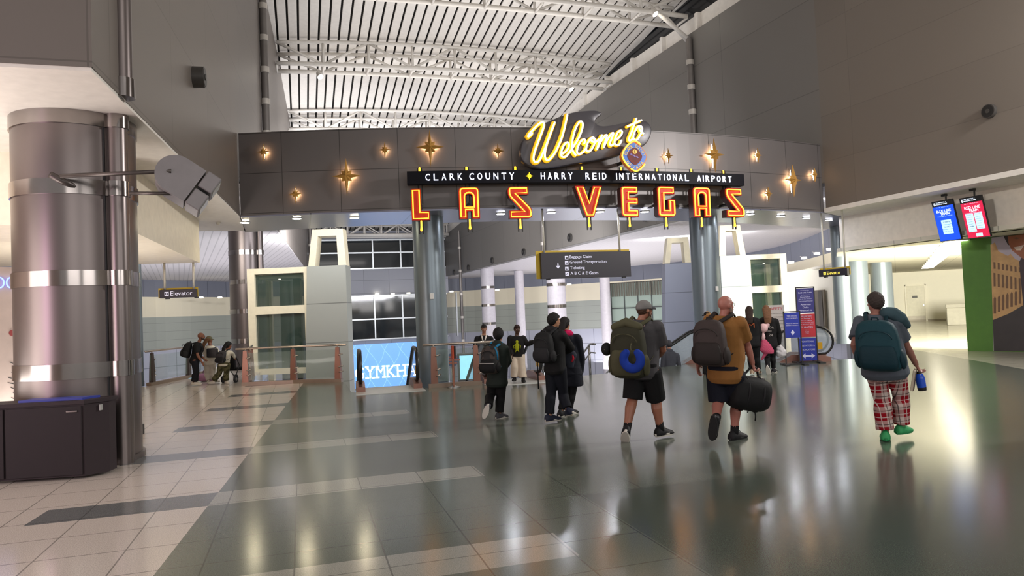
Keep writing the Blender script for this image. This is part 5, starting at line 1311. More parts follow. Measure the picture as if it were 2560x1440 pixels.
def shoe(o, an, toe, up, s, mu, ms, msock=None, name='shoe', high=0, knee=None):
    d = (toe-an); d = (d-up*d.dot(up)).normalized(); up = up.normalized(); sd = d.cross(up).normalized()
    b = an-up*.085*s; P = lambda x, y, z: b+sd*(x*s)+d*(y*s)+up*(z*s)
    bm = BM(); rows = []
    for y, w, h in ((-.085, .024, .06), (-.073, .042, .105+high), (-.03, .048, .130+high), (.025, .050, .126+high*.5), (.07, .052, .098), (.12, .054, .076), (.165, .050, .062), (.198, .036, .046), (.212, .015, .030)):
        rows.append([P(1.08*w*cos(a)*(1 if sin(a) < .5 else .9), y, .022+(h-.022)*max(0, sin(a)) - (.012 if sin(a) < 0 else 0)*abs(sin(a))) for a in [2*pi*i/16 for i in range(16)]])
    loft(bm, rows); sh = part(name, bm, mu, o, True, True)
    bm = BM(); rg = []
    for z, g in ((0, .94), (.008, 1.0), (.032, 1.02), (.038, .97)):
        ring = []
        for i in range(28):
            a = 2*pi*i/28; y = .063+.156*sin(a)*g; w = (.052+.008*sin(a))*cos(a)*g
            ring.append(P(w*1.05, y, z))
        rg.append(ring)
    loft(bm, rg); part('sole', bm, ms, sh, 40, True)
    if ms is not mu:
        bm = BM()
        for k in range(3): tube(bm, [P(-.026, .04+.022*k, .122-.016*k), P(0, .045+.022*k, .130-.016*k), P(.026, .04+.022*k, .122-.016*k)], .0035*s, 6)
        part('laces', bm, ms, sh, True, True)
    if msock is not None:
        bm = BM(); lg = (knee-an).normalized(); tube(bm, [an-lg*.03*s, an+lg*.03*s, an+lg*(.085+high)*s], [.047*s, .048*s, .050*s], 14); part('sock', bm, msock, o, True, True)
BASE = dict(s=1.0, hip=.165, hd=.115, waist=.14, wd=.105, chest=.16, cd=.115, belly=.0, ls=1.0)
def person(label, px, D0, B, tone, yaw, pitch=0, group=None, vox=.010, curlL=.35, curlR=.35, hs=None, palmL=None, palmR=None, handL=None, handR=None):
    B = {**BASE, **B}; s = B['s']
    for k in ('hip', 'hd', 'waist', 'wd', 'chest', 'cd'): B[k] = B[k]*s
    J = {}
    for k, v in px.items(): J[k] = at_D(v[0], v[1], D0+(v[2] if len(v) > 2 else 0))
    R, U, Fd, hm = axes(J); A = headax(yaw, pitch); hs = hs or s
    bm = BM(); torso(bm, J, B, -.004)
    for S in 'LR':
        p, r_ = arm_pts(J, S, s*B['ls']); limb(bm, p, r_); p, r_ = leg_pts(J, S, s*B['ls']); limb(bm, p, r_)
        to = J['to'+S]; limb(bm, [J['an'+S], J['an'+S].lerp(to, .4)-Z3*.02*s, J['an'+S].lerp(to, .7)], [.036*s, .028*s, .018*s])
        sg = 1 if S == 'R' else -1
        d = (J['wr'+S]-J['el'+S]).normalized(); hd_ = handL if S == 'L' else handR; cu = curlL if S == 'L' else curlR
        if hd_ is not None: d = (d*.3+hd_).normalized()
        # palm faces the body (fingers curl that way), thumb leads to the front
        hand(bm, J['wr'+S], d, Fd, R*(-sg), s*.98, cu)
    tube(bm, [J['neck']-U*.05*s, J['neck'], J['head']-A[2]*.05*hs-A[1]*.012*hs], [.07*s, .058*s, .054*s], 14, round_ends=True)
    head_mesh(bm, J['head'], A, hs)
    me = withmat(remesh(bm, vox, 2), tone)
    base = Vector((hm.x, hm.y, min(J['anL'].z, J['anR'].z)-.08)); me.transform(Matrix.Translation(-base))
    o = bpy.data.objects.new('person', me); COL.objects.link(o); o.location = base; props(o, label, 'person', group)
    f = Fig(); f.o = o; f.J = J; f.B = B; f.A = A; f.s = s; f.hs = hs; f.R = R; f.U = U; f.F = Fd; f.hm = hm; f.D = D0; f.vox = vox
    return f
def shirt(f, m, name='shirt', sleeve='short', g=.016, lo=-.17, hem=.006, vox=None, collar=True, hood=False):
    J, B, s = f.J, f.B, f.s; bm = BM(); torso(bm, J, B, g, lo, 1.0, hem)
    for S in 'LR':
        p, r_ = arm_pts(J, S, s*B['ls'], g)
        if sleeve == 'short':
            a, b = J['sh'+S], J['el'+S]; limb_p = [a, a.lerp(b, .4), a.lerp(b, .72)]; tube(bm, limb_p, [(.060*B['ls']*s+g), .056*B['ls']*s+g*1.2, .053*B['ls']*s+g*1.6], 14, round_ends=False); ell(bm, a, (f.R, f.F, f.U), [.062*B['ls']*s+g]*3)
        elif sleeve == 'long': tube(bm, p, r_, 14, round_ends=True)
    if hood: ell(bm, J['neck']-f.F*.06*s+f.U*.0, (f.R, f.F, f.U), (.10*s, .065*s, .065*s))
    return part(name, withmat(remesh(bm, vox or f.vox*1.15, 3), m), f.o, world=True)
def pants(f, m, name='trousers', length='long', g=.014, wide=0.0, vox=None, top_=.14):
    J, B, s = f.J, f.B, f.s; bm = BM(); R, U, Fd, hm = f.R, f.U, f.F, f.hm; L = J['neck']-hm; hR = (J['hipR']-J['hipL']).normalized()
    rings = [sring(hm+L*t+U.cross(hR)*(-.01*s), hR, U.cross(hR), rx*q+g, B['hd']*q+g) for t, q, rx in ((-.2, .72, B['hip']), (-.08, .98, B['hip']), (.05, 1.0, B['hip']), (top_, .98, B['hip']*.95+.05*B['waist']))]
    loft(bm, rings)
    for S in 'LR':
        p, r_ = leg_pts(J, S, s*B['ls'], g)
        if length == 'short':
            a, b = J['hip'+S], J['kn'+S]; tube(bm, [a, a.lerp(b, .5), a.lerp(b, .97)], [.104*s*B['ls']+g, .094*s*B['ls']+g*1.3, .085*s*B['ls']+g*1.6], 16)
        else:
            q = p[:-1]+[p[-2].lerp(p[-1], .75)]; rr = [r_[0], r_[1], r_[2]+wide*.4, r_[3]+wide*.7, r_[4]+wide, r_[4]+wide*1.2]; tube(bm, q, rr, 16)
    return part(name, withmat(remesh(bm, vox or f.vox*1.15, 3), m), f.o, world=True)
def shoes(f, mu, ms, sock=None, upL=None, upR=None, name='shoe', high=0):
    for S, up in (('L', upL), ('R', upR)): shoe(f.o, f.J['an'+S], f.J['to'+S], up or Z3, f.s*1.05, mu, ms, sock, name, high, f.J['kn'+S])
def cap(f, col, brimcol, name='cap'):
    r, fw_, u = f.A; c = f.J['head']; s = f.hs; ax = (r, fw_, u); bm = BM(); rg = []
    for i in range(11):
        a = radians(-12+102*i/10); q = max(.02, cos(a)); rg.append([c+r*(.088*q*cos(t)*s)+fw_*((.108*q*sin(t)-.008)*s)+u*((.032+.095*sin(a))*s) for t in [2*pi*j/24 for j in range(24)]])
    loft(bm, rg); cp = part(name, bm, cloth('cap '+col, col), f.o, True, True)
    bm = BM(); rows = []
    for t in range(7):
        y = t/6; w = .078*(1-y**3*.45); rows.append([c+r*(w*x*s)+fw_*((.075+.095*y-.02*x*x)*s)+u*((.034-.022*x*x-.012*y)*s) for x in [-1+2*i/8 for i in range(9)]]+[c+r*(w*x*s)+fw_*((.075+.095*y-.02*x*x)*s)+u*((.027-.022*x*x-.012*y)*s) for x in [1-2*i/8 for i in range(9)]])
    loft(bm, rows); part('brim', bm, cloth('cap '+brimcol, brimcol), cp, True, True)
    return cp
def specs(f, col='1a1512'):
    r, fw_, u = f.A; c = f.J['head']; s = f.hs; P = lambda x, y, z: c+r*(x*s)+fw_*(y*s)+u*(z*s); bm = BM()
    for q in (-1, 1):
        tube(bm, [P(q*.032+.022*cos(t), .100-.008*abs(cos(t)), .004+.017*sin(t)) for t in [2*pi*i/14 for i in range(14)]], .0028*s, 6, closed=True); tube(bm, [P(q*.054, .094, .008), P(q*.078, .05, .010), P(q*.080, -.01, .006)], .0028*s, 6)
    tube(bm, [P(-.010, .102, .008), P(.010, .102, .008)], .0028*s, 6); part('glasses', bm, mat('frame '+col, col, .3, var=0), f.o, True, True)
def beard(f, col, full=True):
    r, fw_, u = f.A; c = f.J['head']; s = f.hs; bm = BM(); ax = (r, fw_, u)
    P = lambda x, y, z: c+r*(x*s)+fw_*(y*s)+u*(z*s)
    ell(bm, P(0, .066, -.094), ax, (.036*s, .032*s, .03*s)); tube(bm, [P(-.066, .015, -.03), P(-.058, .035, -.075), P(0, .07, -.098), P(.058, .035, -.075), P(.066, .015, -.03)], [.012*s, .021*s, .028*s, .021*s, .012*s], 10, round_ends=True)
    tube(bm, [P(-.03, .082, -.066), P(-.02, .096, -.050), P(.02, .096, -.050), P(.03, .082, -.066)], .008*s, 8, round_ends=True)
    part('beard', withmat(remesh(bm, .007, 2), mat('hair '+col, col, .7, var=.25, vs=30, bump=.5, bs=60)), f.o, world=True)
def backpack(f, label, cx, w, h, d, m, m2, straps=True, group=None, gap=.0, drop=.0, pocket=True, tilt=0.0, strapcol=None, lean=0, side=True):
    """rucksack on the back of figure f; cx = sideways shift; hangs below the shoulders"""
    J, s = f.J, f.s; R, F_ = f.R, f.F; U = f.U
    C = J['neck'].lerp(f.hm, .06+drop) - F_*(f.B['cd']+.03+gap+d/2) + R*cx
    Uq = (U+F_*lean).normalized(); Xq = R.copy()
    if tilt: q = Quaternion(F_, tilt); Uq = q @ Uq; Xq = q @ Xq
    Yq = Uq.cross(Xq).normalized()
    M = Matrix((Xq, Yq, Uq)).transposed().to_4x4(); M.translation = C-Uq*h
    e = empty('backpack', C-Uq*h, atan2(R.y, R.x), label, 'backpack', group)
    bm = BM(); rg = []
    for t, a, b, yo in ((0, .62, .55, .05), (.03, .84, .8, .03), (.12, .97, .98, 0), (.35, 1.0, 1.02, -.0), (.6, .98, .96, .02), (.8, .92, .82, .06), (.92, .80, .62, .12), (.98, .58, .38, .16), (1.0, .35, .18, .18)):
        rg.append(sring(Vector((0, yo*d, h*t)), Vector((1, 0, 0)), Vector((0, 1, 0)), w/2*a, d/2*b, 28, 3.2))
    loft(bm, rg)
    for v in bm.verts: v.co = M @ v.co
    bd = part('pack_body', bm, m, e, True, True)
    if pocket:
        bm = BM(); rg = []
        for t, a, b in ((.05, .6, .3), (.08, .78, .8), (.2, .84, 1), (.38, .82, .95), (.5, .74, .5), (.53, .6, .2)):
            rg.append(sring(Vector((0, -d*.42, h*t)), Vector((1, 0, 0)), Vector((0, 1, 0)), w/2*a, d*.22*b, 24, 3))
        loft(bm, rg)
        for v in bm.verts: v.co = M @ v.co
        part('front_pocket', bm, m2, e, True, True)
        bm = BM(); tube(bm, [M @ Vector((w*.36*cos(a), -d*.5-.004+.02*d*abs(cos(a)), h*(.66+.16*sin(a)))) for a in [pi*i/12 for i in range(13)]], .006, 6); part('zip', bm, m2, e, True, True)
    if side:
        for q in (-1, 1):
            bm = BM(); ell(bm, M @ Vector((q*w*.48, 0, h*.24)), (Xq, Yq, Uq), (.045*s, d*.36, h*.2)); part('side_pocket', bm, m2, e, True, True)
    bm = BM(); tube(bm, [M @ Vector(p) for p in ((-.04, d*.2, h*.97), (-.03, d*.18, h*1.05), (.03, d*.18, h*1.05), (.04, d*.2, h*.97))], .010, 8); part('haul_loop', bm, m2, e, True, True)
    if straps:
        for S in 'LR':
            sg = 1 if S == 'R' else -1; sp = J['sh'+S].lerp(J['neck'], .42); th = .085*s*1.05+.012
            a = M @ Vector((sg*w*.22, d*.42, h*.93))
            p1 = sp+U*(.062*s)-F_*.07*s; p2 = sp+U*(.075*s)+F_*.0; p3 = sp+F_*(f.B['cd']*.85+.02)-U*.03*s; p4 = J['sh'+S].lerp(f.hm, .32)+F_*(f.B['cd']+.028)+R*(sg*.01); p5 = J['sh'+S].lerp(J['hip'+S], .5)+R*(sg*.035)+F_*.03; p6 = M @ Vector((sg*w*.42, d*.35, h*.2))
            bm = BM(); pth = smoothpath([a, p1, p2, p3, p4, p5, p6], 4); tube(bm, pth, [.024*s*(1 if k_ < 17 else .45) for k_ in range(len(pth))], 10, flat=.42, up=F_); part('shoulder_strap', bm, strapcol or m2, e, True, True)
    f.pack = e; f.pM = M; return e
def DZ(u, v): return (at_z(u, v, 0)-O).dot(FW)
M_wsole = mat('off white sole', 'd5d0c8', .5, var=.03); M_bsole = mat('black sole', '17171a', .6, var=0); M_bshoe = cloth('black shoe', '19191c', .6)
# ---- man in the grey cap
D = DZ(1612, 1099)
f = person('bearded man in grey cap, grey tee and black shorts, carrying an olive backpack', dict(head=(1611, 775), neck=(1605, 799), shL=(1569, 815, .10), shR=(1643, 818, -.10), elL=(1546, 868, .1), wrL=(1556, 893, .36), elR=(1657, 876, .02), wrR=(1638, 897, .24),
     hipL=(1588, 925, .05), hipR=(1627, 925, -.05), knL=(1581, 1000, .0), knR=(1640, 1000, .08), anL=(1567, 1074, -.16), anR=(1651, 1073, .06), toL=(1565, 1101, .05), toR=(1676, 1084, .16)), D,
     dict(s=1.02, hip=.185, hd=.135, waist=.18, wd=.14, chest=.195, cd=.14, belly=.02, ls=1.12), skin('ruddy', '94614c'), 62, 2, vox=.0095)
M_tee = cloth('charcoal tee', '464447')
sh_ = shirt(f, M_tee, 't_shirt', 'short', .02)
bm = BM(); C_ = f.J['neck'].lerp(f.hm, .10)-f.F*(f.B['cd']*.72+.034); T = Matrix((f.R, f.F, f.U)).transposed().to_4x4(); T.translation = C_
text_bm(bm, 'ILD', .0, 0, 0, w=.17, h=.055, depth=.003, M=T); text_bm(bm, 'WEST', .0, -.055, 0, w=.12, h=.03, depth=.003, M=T); part('shirt_print', bm, mat('pale pink print', 'a88d88', .8), sh_, False, True)
pants(f, cloth('black shorts', '121214'), 'shorts', 'short', .02)
shoes(f, M_bshoe, M_wsole, cloth('black sock', '161618'), upL=(Z3*.75+f.F*.7).normalized())
cap(f, '6f6d6c', '3a3a3e'); specs(f); beard(f, '4a2f20'); hair_part(f.o, f.J['head'], f.A, f.hs, '3f2a1e', .02, -.06, .006); face_parts(f.o, f.J['head'], f.A, f.hs, 0)
M_ol = cloth('olive canvas', '313024', .8); M_ol2 = cloth('dark olive webbing', '4b4936', .8)
bp_ = backpack(f, 'big olive roll-top backpack on the man in the grey cap', -.09, .46, .68, .27, M_ol, M_ol2, gap=.01, tilt=-.05)
bm = BM(); q0_ = f.pM @ Vector((-.1, -.02, .70)); tube(bm, [f.pM @ Vector((-.16, .0, .64)), f.pM @ Vector((0, -.01, .70)), f.pM @ Vector((.16, 0, .64))], [.05, .06, .05], 12, round_ends=True); part('roll_top', bm, M_ol2, bp_, True, True)
# neck pillow: open ring hung on the pack
PM = f.pM; e = empty('neck_pillow', PM @ Vector((.13, -.2, .12)), 0, 'bright blue U-shaped neck pillow hooked on the olive backpack', 'pillow')
bm = BM(); P = [PM @ Vector((.13+.108*cos(a), -.225, .255+.112*sin(a))) for a in [radians(132)+radians(276)*i/20 for i in range(21)]]
tube(bm, P, [.046]+[.053+.005*sin(pi*i/18) for i in range(19)]+[.046], 16, round_ends=True); part('cushion', withmat(remesh(bm, .011, 3), cloth('royal blue fleece', '1a3794', .9)), e, world=True)
bm = BM(); tube(bm, [PM @ Vector((.1, -.14, .45)), PM @ Vector((.11, -.21, .40)), PM @ Vector((.13, -.24, .36))], .008, 6); part('hook_strap', bm, M_ol2, e, True, True)
e = empty('camera_pouch', PM @ Vector((-.29, -.02, .33)), 0, 'round black pouch strapped to the side of the olive backpack', 'pouch')
bm = BM(); ell(bm, PM @ Vector((-.29, 0, .36)), (f.R, f.F, f.U), (.07, .075, .085)); part('pouch_body', bm, cloth('black nylon', '141416', .7), e, True, True)
bm = BM(); tube(bm, [PM @ Vector((-.23, 0, .42)), PM @ Vector((-.29, -.07, .36)), PM @ Vector((-.23, 0, .29))], .01, 6); part('strap', bm, M_ol2, e, True, True)
# ---- bald man in the tan shirt
D = DZ(1822, 1101)
f = person('bald man in tan tee and navy shorts striding with a black duffel', dict(head=(1814, 763), neck=(1810, 789), shL=(1775, 803, .11), shR=(1850, 808, -.11), elL=(1744, 868, .02), wrL=(1745, 910, .10), elR=(1868, 862, .06), wrR=(1881, 908, .07),
     hipL=(1792, 931, .06), hipR=(1836, 933, -.06), knL=(1797, 1006, .04), knR=(1841, 1008, .08), anL=(1790, 1052, -.30), anR=(1836, 1082, .04), toL=(1789, 1092, -.16), toR=(1864, 1093, .16)), D,
     dict(s=1.02, hip=.19, hd=.15, waist=.205, wd=.17, chest=.195, cd=.145, belly=.035, ls=1.08), skin('pink', 'a0665a'), 66, 0, vox=.0095, curlL=.35, curlR=1.25)
shirt(f, cloth('tan cotton', '875c30', .85, .09), 't_shirt', 'short', .022, -.17, .012)
pants(f, cloth('navy shorts', '10121e'), 'shorts', 'short', .022)
shoes(f, M_bshoe, M_bsole, cloth('black sock', '161618'), upL=(Z3*.25+f.F*1.0).normalized())
specs(f, '8d8f92'); face_parts(f.o, f.J['head'], f.A, f.hs, 0, 'a05c50', '7a5a48')
beard(f, '7d6a60')
backpack(f, 'grey brown zipped backpack on the bald man in tan', -.09, .40, .56, .26, cloth('grey brown nylon', '3c3332', .7), cloth('dark brown nylon', '2c2625', .7), gap=.01, tilt=-.06)
hR_ = f.J['wrR']+Vector((0, 0, -.085))+f.F*.02
Dc = at_D(1872, 984, D+.02); e = empty('duffel_bag', Dc-Vector((0, 0, .22)), 0, 'bulging black duffel bag carried in the hand of the bald man', 'bag')
M_duf = cloth('black nylon', '141416', .7); r_ = XC.copy(); r_.z = 0; r_.normalize(); fw_ = Vector((-r_.y, r_.x, 0))
ax_d = (r_*.94-Z3*.18+fw_*.2).normalized(); up_d = (Z3-ax_d*Z3.dot(ax_d)).normalized(); sd_d = ax_d.cross(up_d)
bm = BM(); rg = []
for t, q in ((-1, .25), (-.97, .6), (-.9, .82), (-.7, .95), (-.3, 1.0), (.2, 1.02), (.6, .98), (.85, .84), (.96, .6), (1, .25)): rg.append(sring(Dc+ax_d*.26*t, up_d, sd_d, .21*q, .19*q, 28, 2.7))
loft(bm, rg); db = part('bag_body', bm, M_duf, e, True, True)
bm = BM(); tube(bm, [Dc+ax_d*(.2*t)+up_d*(.213-.004*abs(t))+sd_d*.0 for t in (-1, -.5, 0, .5, 1)], .009, 6); part('zip', bm, mat('dull steel', '77716f'), e, True, True)
bm = BM(); tube(bm, smoothpath([Dc+ax_d*-.12+up_d*.19, hR_+ax_d*-.04+up_d*.02, hR_+up_d*.03, hR_+ax_d*.04+up_d*.02, Dc+ax_d*.12+up_d*.19], 4), .014, 8); part('handle', bm, M_bshoe, e, True, True)
bm = BM()
for q in (-.1, .1): tube(bm, [Dc+ax_d*q+up_d*(.215*cos(a))+sd_d*(.195*sin(a)) for a in [2*pi*i/20 for i in range(20)]], .013, 6, closed=True)
part('webbing', bm, M_bshoe, e, True, True)
for q, l in ((-.14, .12), (.02, .05), (.12, .14)):
    bm = BM(); p = Dc+ax_d*q-up_d*.19-sd_d*.03; tube(bm, [p, p-Z3*l*.6+r_*.01, p-Z3*l], .008, 6); part('strap_end', bm, M_bshoe, e, True, True)
# ---- woman in plaid pyjama trousers
D = DZ(2228, 1101)
f = person('person with short grey hair in blue-grey tee and red plaid trousers', dict(head=(2188, 757), neck=(2190, 785), shL=(2151, 806, .11), shR=(2240, 806, -.11), elL=(2135, 864, -.03), wrL=(2150, 905, .06), elR=(2266, 864, .03), wrR=(2290, 911, .12),
     hipL=(2186, 922, .06), hipR=(2238, 921, -.06), knL=(2206, 1000, .06), knR=(2253, 992, .08), anL=(2213, 1082, .0), anR=(2252, 1066, .08), toL=(2212, 1096, .2), toR=(2279, 1080, .2)), D,
     dict(s=.99, hip=.235, hd=.19, waist=.23, wd=.18, chest=.215, cd=.15, belly=.02, ls=1.05), skin('rosy', '9a695c'), -8, 0, vox=.0095, curlL=.5, curlR=.7)
shirt(f, cloth('blue grey tee', '525862', .85), 't_shirt', 'short', .02, -.17, .015)
def plaid(t, c):
    n = t.new('ShaderNodeTexCoord'); x = t.new('ShaderNodeSeparateXYZ'); mp_ = t.new('ShaderNodeMapping'); mp_.inputs['Rotation'].default_value = (0, radians(6), radians(17)); t.l.new(n.outputs['Object'], mp_.inputs[0]); t.l.new(mp_.outputs[0], x.inputs[0]); X, Y, Z = x.outputs
    p = .16
    fr = lambda c_, o: t.math('FRACT', t.math('DIVIDE', t.math('ADD', c_, 10+o), p))
    a, b = fr(X, .02), fr(Z, .0)
    va = t.math('LESS_THAN', a, .55); vb = t.math('LESS_THAN', b, .55); sm = t.math('MULTIPLY', t.math('ADD', va, vb), .5)
    base = t.mix(sm, lin('c4b4ae'), lin('8c0c1b'))
    ln = t.math('MAXIMUM', t.math('MULTIPLY', t.math('GREATER_THAN', a, .68), t.math('LESS_THAN', a, .74)), t.math('MULTIPLY', t.math('GREATER_THAN', b, .68), t.math('LESS_THAN', b, .74)))
    wl_ = t.math('MAXIMUM', t.math('MULTIPLY', t.math('GREATER_THAN', a, .2), t.math('LESS_THAN', a, .25)), t.math('MULTIPLY', t.math('GREATER_THAN', b, .2), t.math('LESS_THAN', b, .25)))
    return t.mix(t.math('MULTIPLY', wl_, .75), t.mix(t.math('MULTIPLY', ln, .8), base, lin('2d2525')), lin('d6cbc6'))
pants(f, mat('red plaid flannel', 'b02030', .9, build=plaid, bump=.2, bs=12, spec=.2), 'trousers', 'long', .02, .026)
M_grn = mat('green foam clog', '2f9b5c', .6, var=.05)
shoes(f, M_grn, mat('green foam sole', '2a8a52', .6), None)
hair_part(f.o, f.J['head'], f.A, f.hs, '3d3431', .04, -.085, .016, 0, .008)
M_tl = cloth('teal nylon', '173c46', .65, .1); M_tl2 = cloth('dark teal nylon', '12303a', .65)
backpack(f, 'large teal backpack on the person in plaid trousers', .02, .47, .58, .25, M_tl, M_tl2, gap=.01, pocket=True)
e = empty('travel_pillow', f.J['shR']+Vector((0, 0, .02)), 0, 'teal grey travel pillow slung over the shoulder beside the teal backpack', 'pillow')
bm = BM(); P = [at_D(u, v, D+dd) for u, v, dd in ((2216, 783, -.10), (2232, 785, -.12), (2250, 797, -.13), (2266, 813, -.10))]
tube(bm, P, [.075, .085, .082, .05], 16, round_ends=True); part('cushion', withmat(remesh(bm, .012, 4), cloth('teal grey fleece', '3a4f57', .9)), e, world=True)
P = f.J['wrR']+Vector((0, 0, -.09))
e = empty('water_bottle', at_D(2304, 978, D+.13), 0, 'blue water bottle with black base in the hand of the plaid trousers person', 'bottle')
b0_ = at_D(2298, 934, D+.12); b1_ = at_D(2306, 976, D+.12); dv = (b1_-b0_)
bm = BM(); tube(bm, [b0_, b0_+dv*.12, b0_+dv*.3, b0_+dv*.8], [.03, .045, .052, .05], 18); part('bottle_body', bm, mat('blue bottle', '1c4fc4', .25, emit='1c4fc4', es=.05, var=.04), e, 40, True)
bm = BM(); tube(bm, [b0_+dv*.8, b0_+dv*1.0], [.051, .046], 18); part('bottle_base', bm, M_blk, e, 40, True)
bm = BM(); tube(bm, [b0_, b0_-dv*.12], [.028, .026], 14); tube(bm, smoothpath([b0_-dv*.1+f.R*.02, P+f.R*.03, b0_-dv*.1-f.R*.02], 4), .006, 6); part('lid_loop', bm, M_blk, e, 40, True)
b0_ = at_D(2288, 925, D+.10); b1_ = at_D(2281, 972, D+.10); dv = (b1_-b0_); T = Matrix((dv.cross(f.F).normalized(), f.F, -dv.normalized())).transposed().to_4x4(); T.translation = b0_
e = empty('paperback_book', b1_, 0, 'cream edged paperback held beside the blue water bottle', 'book')
bm = BM(); box(bm, -.013, .013, -.07, .07, -.24, 0, T); part('pages', bm, mat('cream paper edge', 'cfc2ae', .8), e, False, True)
bm = BM(); box(bm, -.016, -.013, -.072, .072, -.242, .002, T); box(bm, .013, .016, -.072, .072, -.242, .002, T); part('cover', bm, mat('brown book cover', '6d5a4c', .6), e, False, True)
# ---- child with backpack
D = DZ(1244, 1047)
M_dk = cloth('dark bottle green jacket', '1d2521', .75); M_bk = cloth('black jersey', '121214', .8)
f = person('child in dark jacket and black trousers with a camouflage backpack', dict(head=(1246, 838), neck=(1246, 857), shL=(1223, 870, .05), shR=(1261, 872, -.05), elL=(1215, 905, .05), wrL=(1226, 925, .22), elR=(1271, 903, .08), wrR=(1258, 921, .25),
     hipL=(1233, 951, .02), hipR=(1253, 951, -.02), knL=(1227, 988, .05), knR=(1252, 992, .06), anL=(1221, 1018, -.28), anR=(1248, 1035, .0), toL=(1215, 1044, -.15), toR=(1266, 1043, .1)), D,
     dict(s=.84, hip=.165, hd=.125, waist=.165, wd=.13, chest=.175, cd=.13, ls=1.0), skin('tan', '9a6a50'), 15, -8, vox=.0095, hs=.93)
shirt(f, M_dk, 'jacket', 'long', .028, -.17, .02, hood=True)
pants(f, M_bk, 'trousers', 'long', .016, .014)
shoes(f, cloth('grey trainer', '4a4a50', .6), M_wsole, None, upL=(Z3*.25+f.F).normalized())
hair_part(f.o, f.J['head'], f.A, f.hs, '0f0d0d', .04, -.10, .02, 0, .006)
def camo(t, c):
    a = t.noise(9, 4); return t.mix(t.math('GREATER_THAN', a, .52), lin('161515'), lin('3a302c'))
backpack(f, 'dark camouflage backpack with blue piping on the child', -.05, .30, .44, .2, mat('camouflage nylon', '222222', .7, build=camo), cloth('black nylon', '141416', .7), tilt=-.06, strapcol=cloth('blue strap', '24739c'))
bm = BM(); tube(bm, [f.pM @ Vector(p) for p in ((.1, -.02, .42), (.14, -.03, .33), (.15, -.03, .22))], .012, 8); part('blue_piping', bm, cloth('blue strap', '24739c'), f.pack, True, True)
bm = BM(); tube(bm, [f.pM @ Vector((x, -.125-.015*(1-abs(x)*6), .17)) for x in (-.12, -.06, 0, .06, .12)], .007, 6); part('reflective_strip', bm, mat('reflective grey', 'a9a5a5', .4), f.pack, True, True)
# ---- boy in black
D = DZ(1392, 1056)
f = person('dark-haired boy in black jacket and navy jeans hugging a grey coat', dict(head=(1385, 802), neck=(1381, 822), shL=(1361, 836, .09), shR=(1404, 838, -.09), elL=(1362, 880, .12), wrL=(1392, 890, .30), elR=(1428, 871, .12), wrR=(1405, 880, .30),
     hipL=(1378, 918, .05), hipR=(1399, 918, -.05), knL=(1378, 983, .04), knR=(1408, 985, .10), anL=(1374, 1040, -.03), anR=(1420, 1024, -.05), toL=(1398, 1049, .06), toR=(1433, 1043, .03)), D,
     dict(s=.95, hip=.155, hd=.115, waist=.15, wd=.115, chest=.165, cd=.12, ls=1.0), skin('olive', 'a4775c'), 60, -3, vox=.0095)
shirt(f, cloth('black jacket', '131315', .75), 'jacket', 'long', .024, -.17, .012, hood=True)
pants(f, cloth('navy jeans', '11141d', .8), 'jeans', 'long', .016, .012)
shoes(f, cloth('navy trainer', '23283a', .6), M_wsole, None, upR=(Z3*.7+f.F*-.1-XC*.6).normalized())
hair_part(f.o, f.J['head'], f.A, f.hs, '0e0b0a', .045, -.075, .018, 0, .007); face_parts(f.o, f.J['head'], f.A, f.hs, 0)
backpack(f, 'plain black backpack on the boy in the black jacket', -.03, .32, .46, .2, cloth('black nylon', '141416', .7), cloth('soft black webbing', '1d1d20', .7), tilt=-.03)
bm = BM(); p = f.pM @ Vector((-.15, .02, .1)); tube(bm, [p, p-Z3*.25, p-Z3*.5], .010, 6); part('hanging_strap', bm, _M['cloth black nylon'], f.pack, True, True)
e = empty('folded_coat', at_D(1420, 893, D+.28), 0, 'slate grey coat with red trim folded over the arms of the boy', 'coat')
bm = BM(); loft(bm, [sring(at_D(u, v, D+dd), XC, FW, a, b, 18, 2.2) for u, v, dd, a, b in ((1409, 868, .28, .06, .05), (1417, 878, .28, .13, .075), (1424, 888, .29, .12, .07), (1424, 905, .29, .08, .05), (1426, 920, .29, .05, .035))]); part('coat_body', withmat(remesh(bm, .012, 3), cloth('slate coat', '333642', .85)), e, world=True)
bm = BM(); tube(bm, [at_D(1431, 888, D+.24), at_D(1433, 896, D+.24), at_D(1430, 903, D+.25)], .02, 8, round_ends=True); part('red_trim', bm, cloth('red trim', 'c02a3c'), e, True, True)
# ---- long-haired companion in the dark coat
D = DZ(1415, 1040)
f = person('long-haired person in long dark coat with a pink hood, partly behind the boy', dict(head=(1412, 811), neck=(1414, 830), shL=(1400, 845, .06), shR=(1442, 848, -.06), elL=(1398, 890, .1), wrL=(1405, 915, .25), elR=(1452, 895, .05), wrR=(1450, 930, .12),
     hipL=(1412, 925, 0), hipR=(1436, 925, .02), knL=(1412, 985, .05), knR=(1430, 985, .10), anL=(1402, 1028, -.05), anR=(1424, 1024, .1), toL=(1412, 1034, .1), toR=(1438, 1034, .2)), D,
     dict(s=.95, hip=.155, hd=.12, waist=.145, wd=.115, chest=.16, cd=.12, ls=.95), skin('olive', 'a4775c'), 40, 0, vox=.011)
shirt(f, cloth('midnight coat', '171a24', .8), 'coat', 'long', .034, -.17, .03)
bm = BM(); loft(bm, [sring(f.hm+f.U*z, f.R, f.F, a, b, 20) for z, a, b in ((.08, .19, .15), (-.05, .20, .16), (-.18, .205, .165), (-.24, .20, .16))]); part('coat_skirt', withmat(remesh(bm, .013, 2), _M['cloth midnight coat']), f.o, world=True)
pants(f, M_bk, 'trousers', 'long', .012, .0); shoes(f, M_bshoe, M_wsole, None)
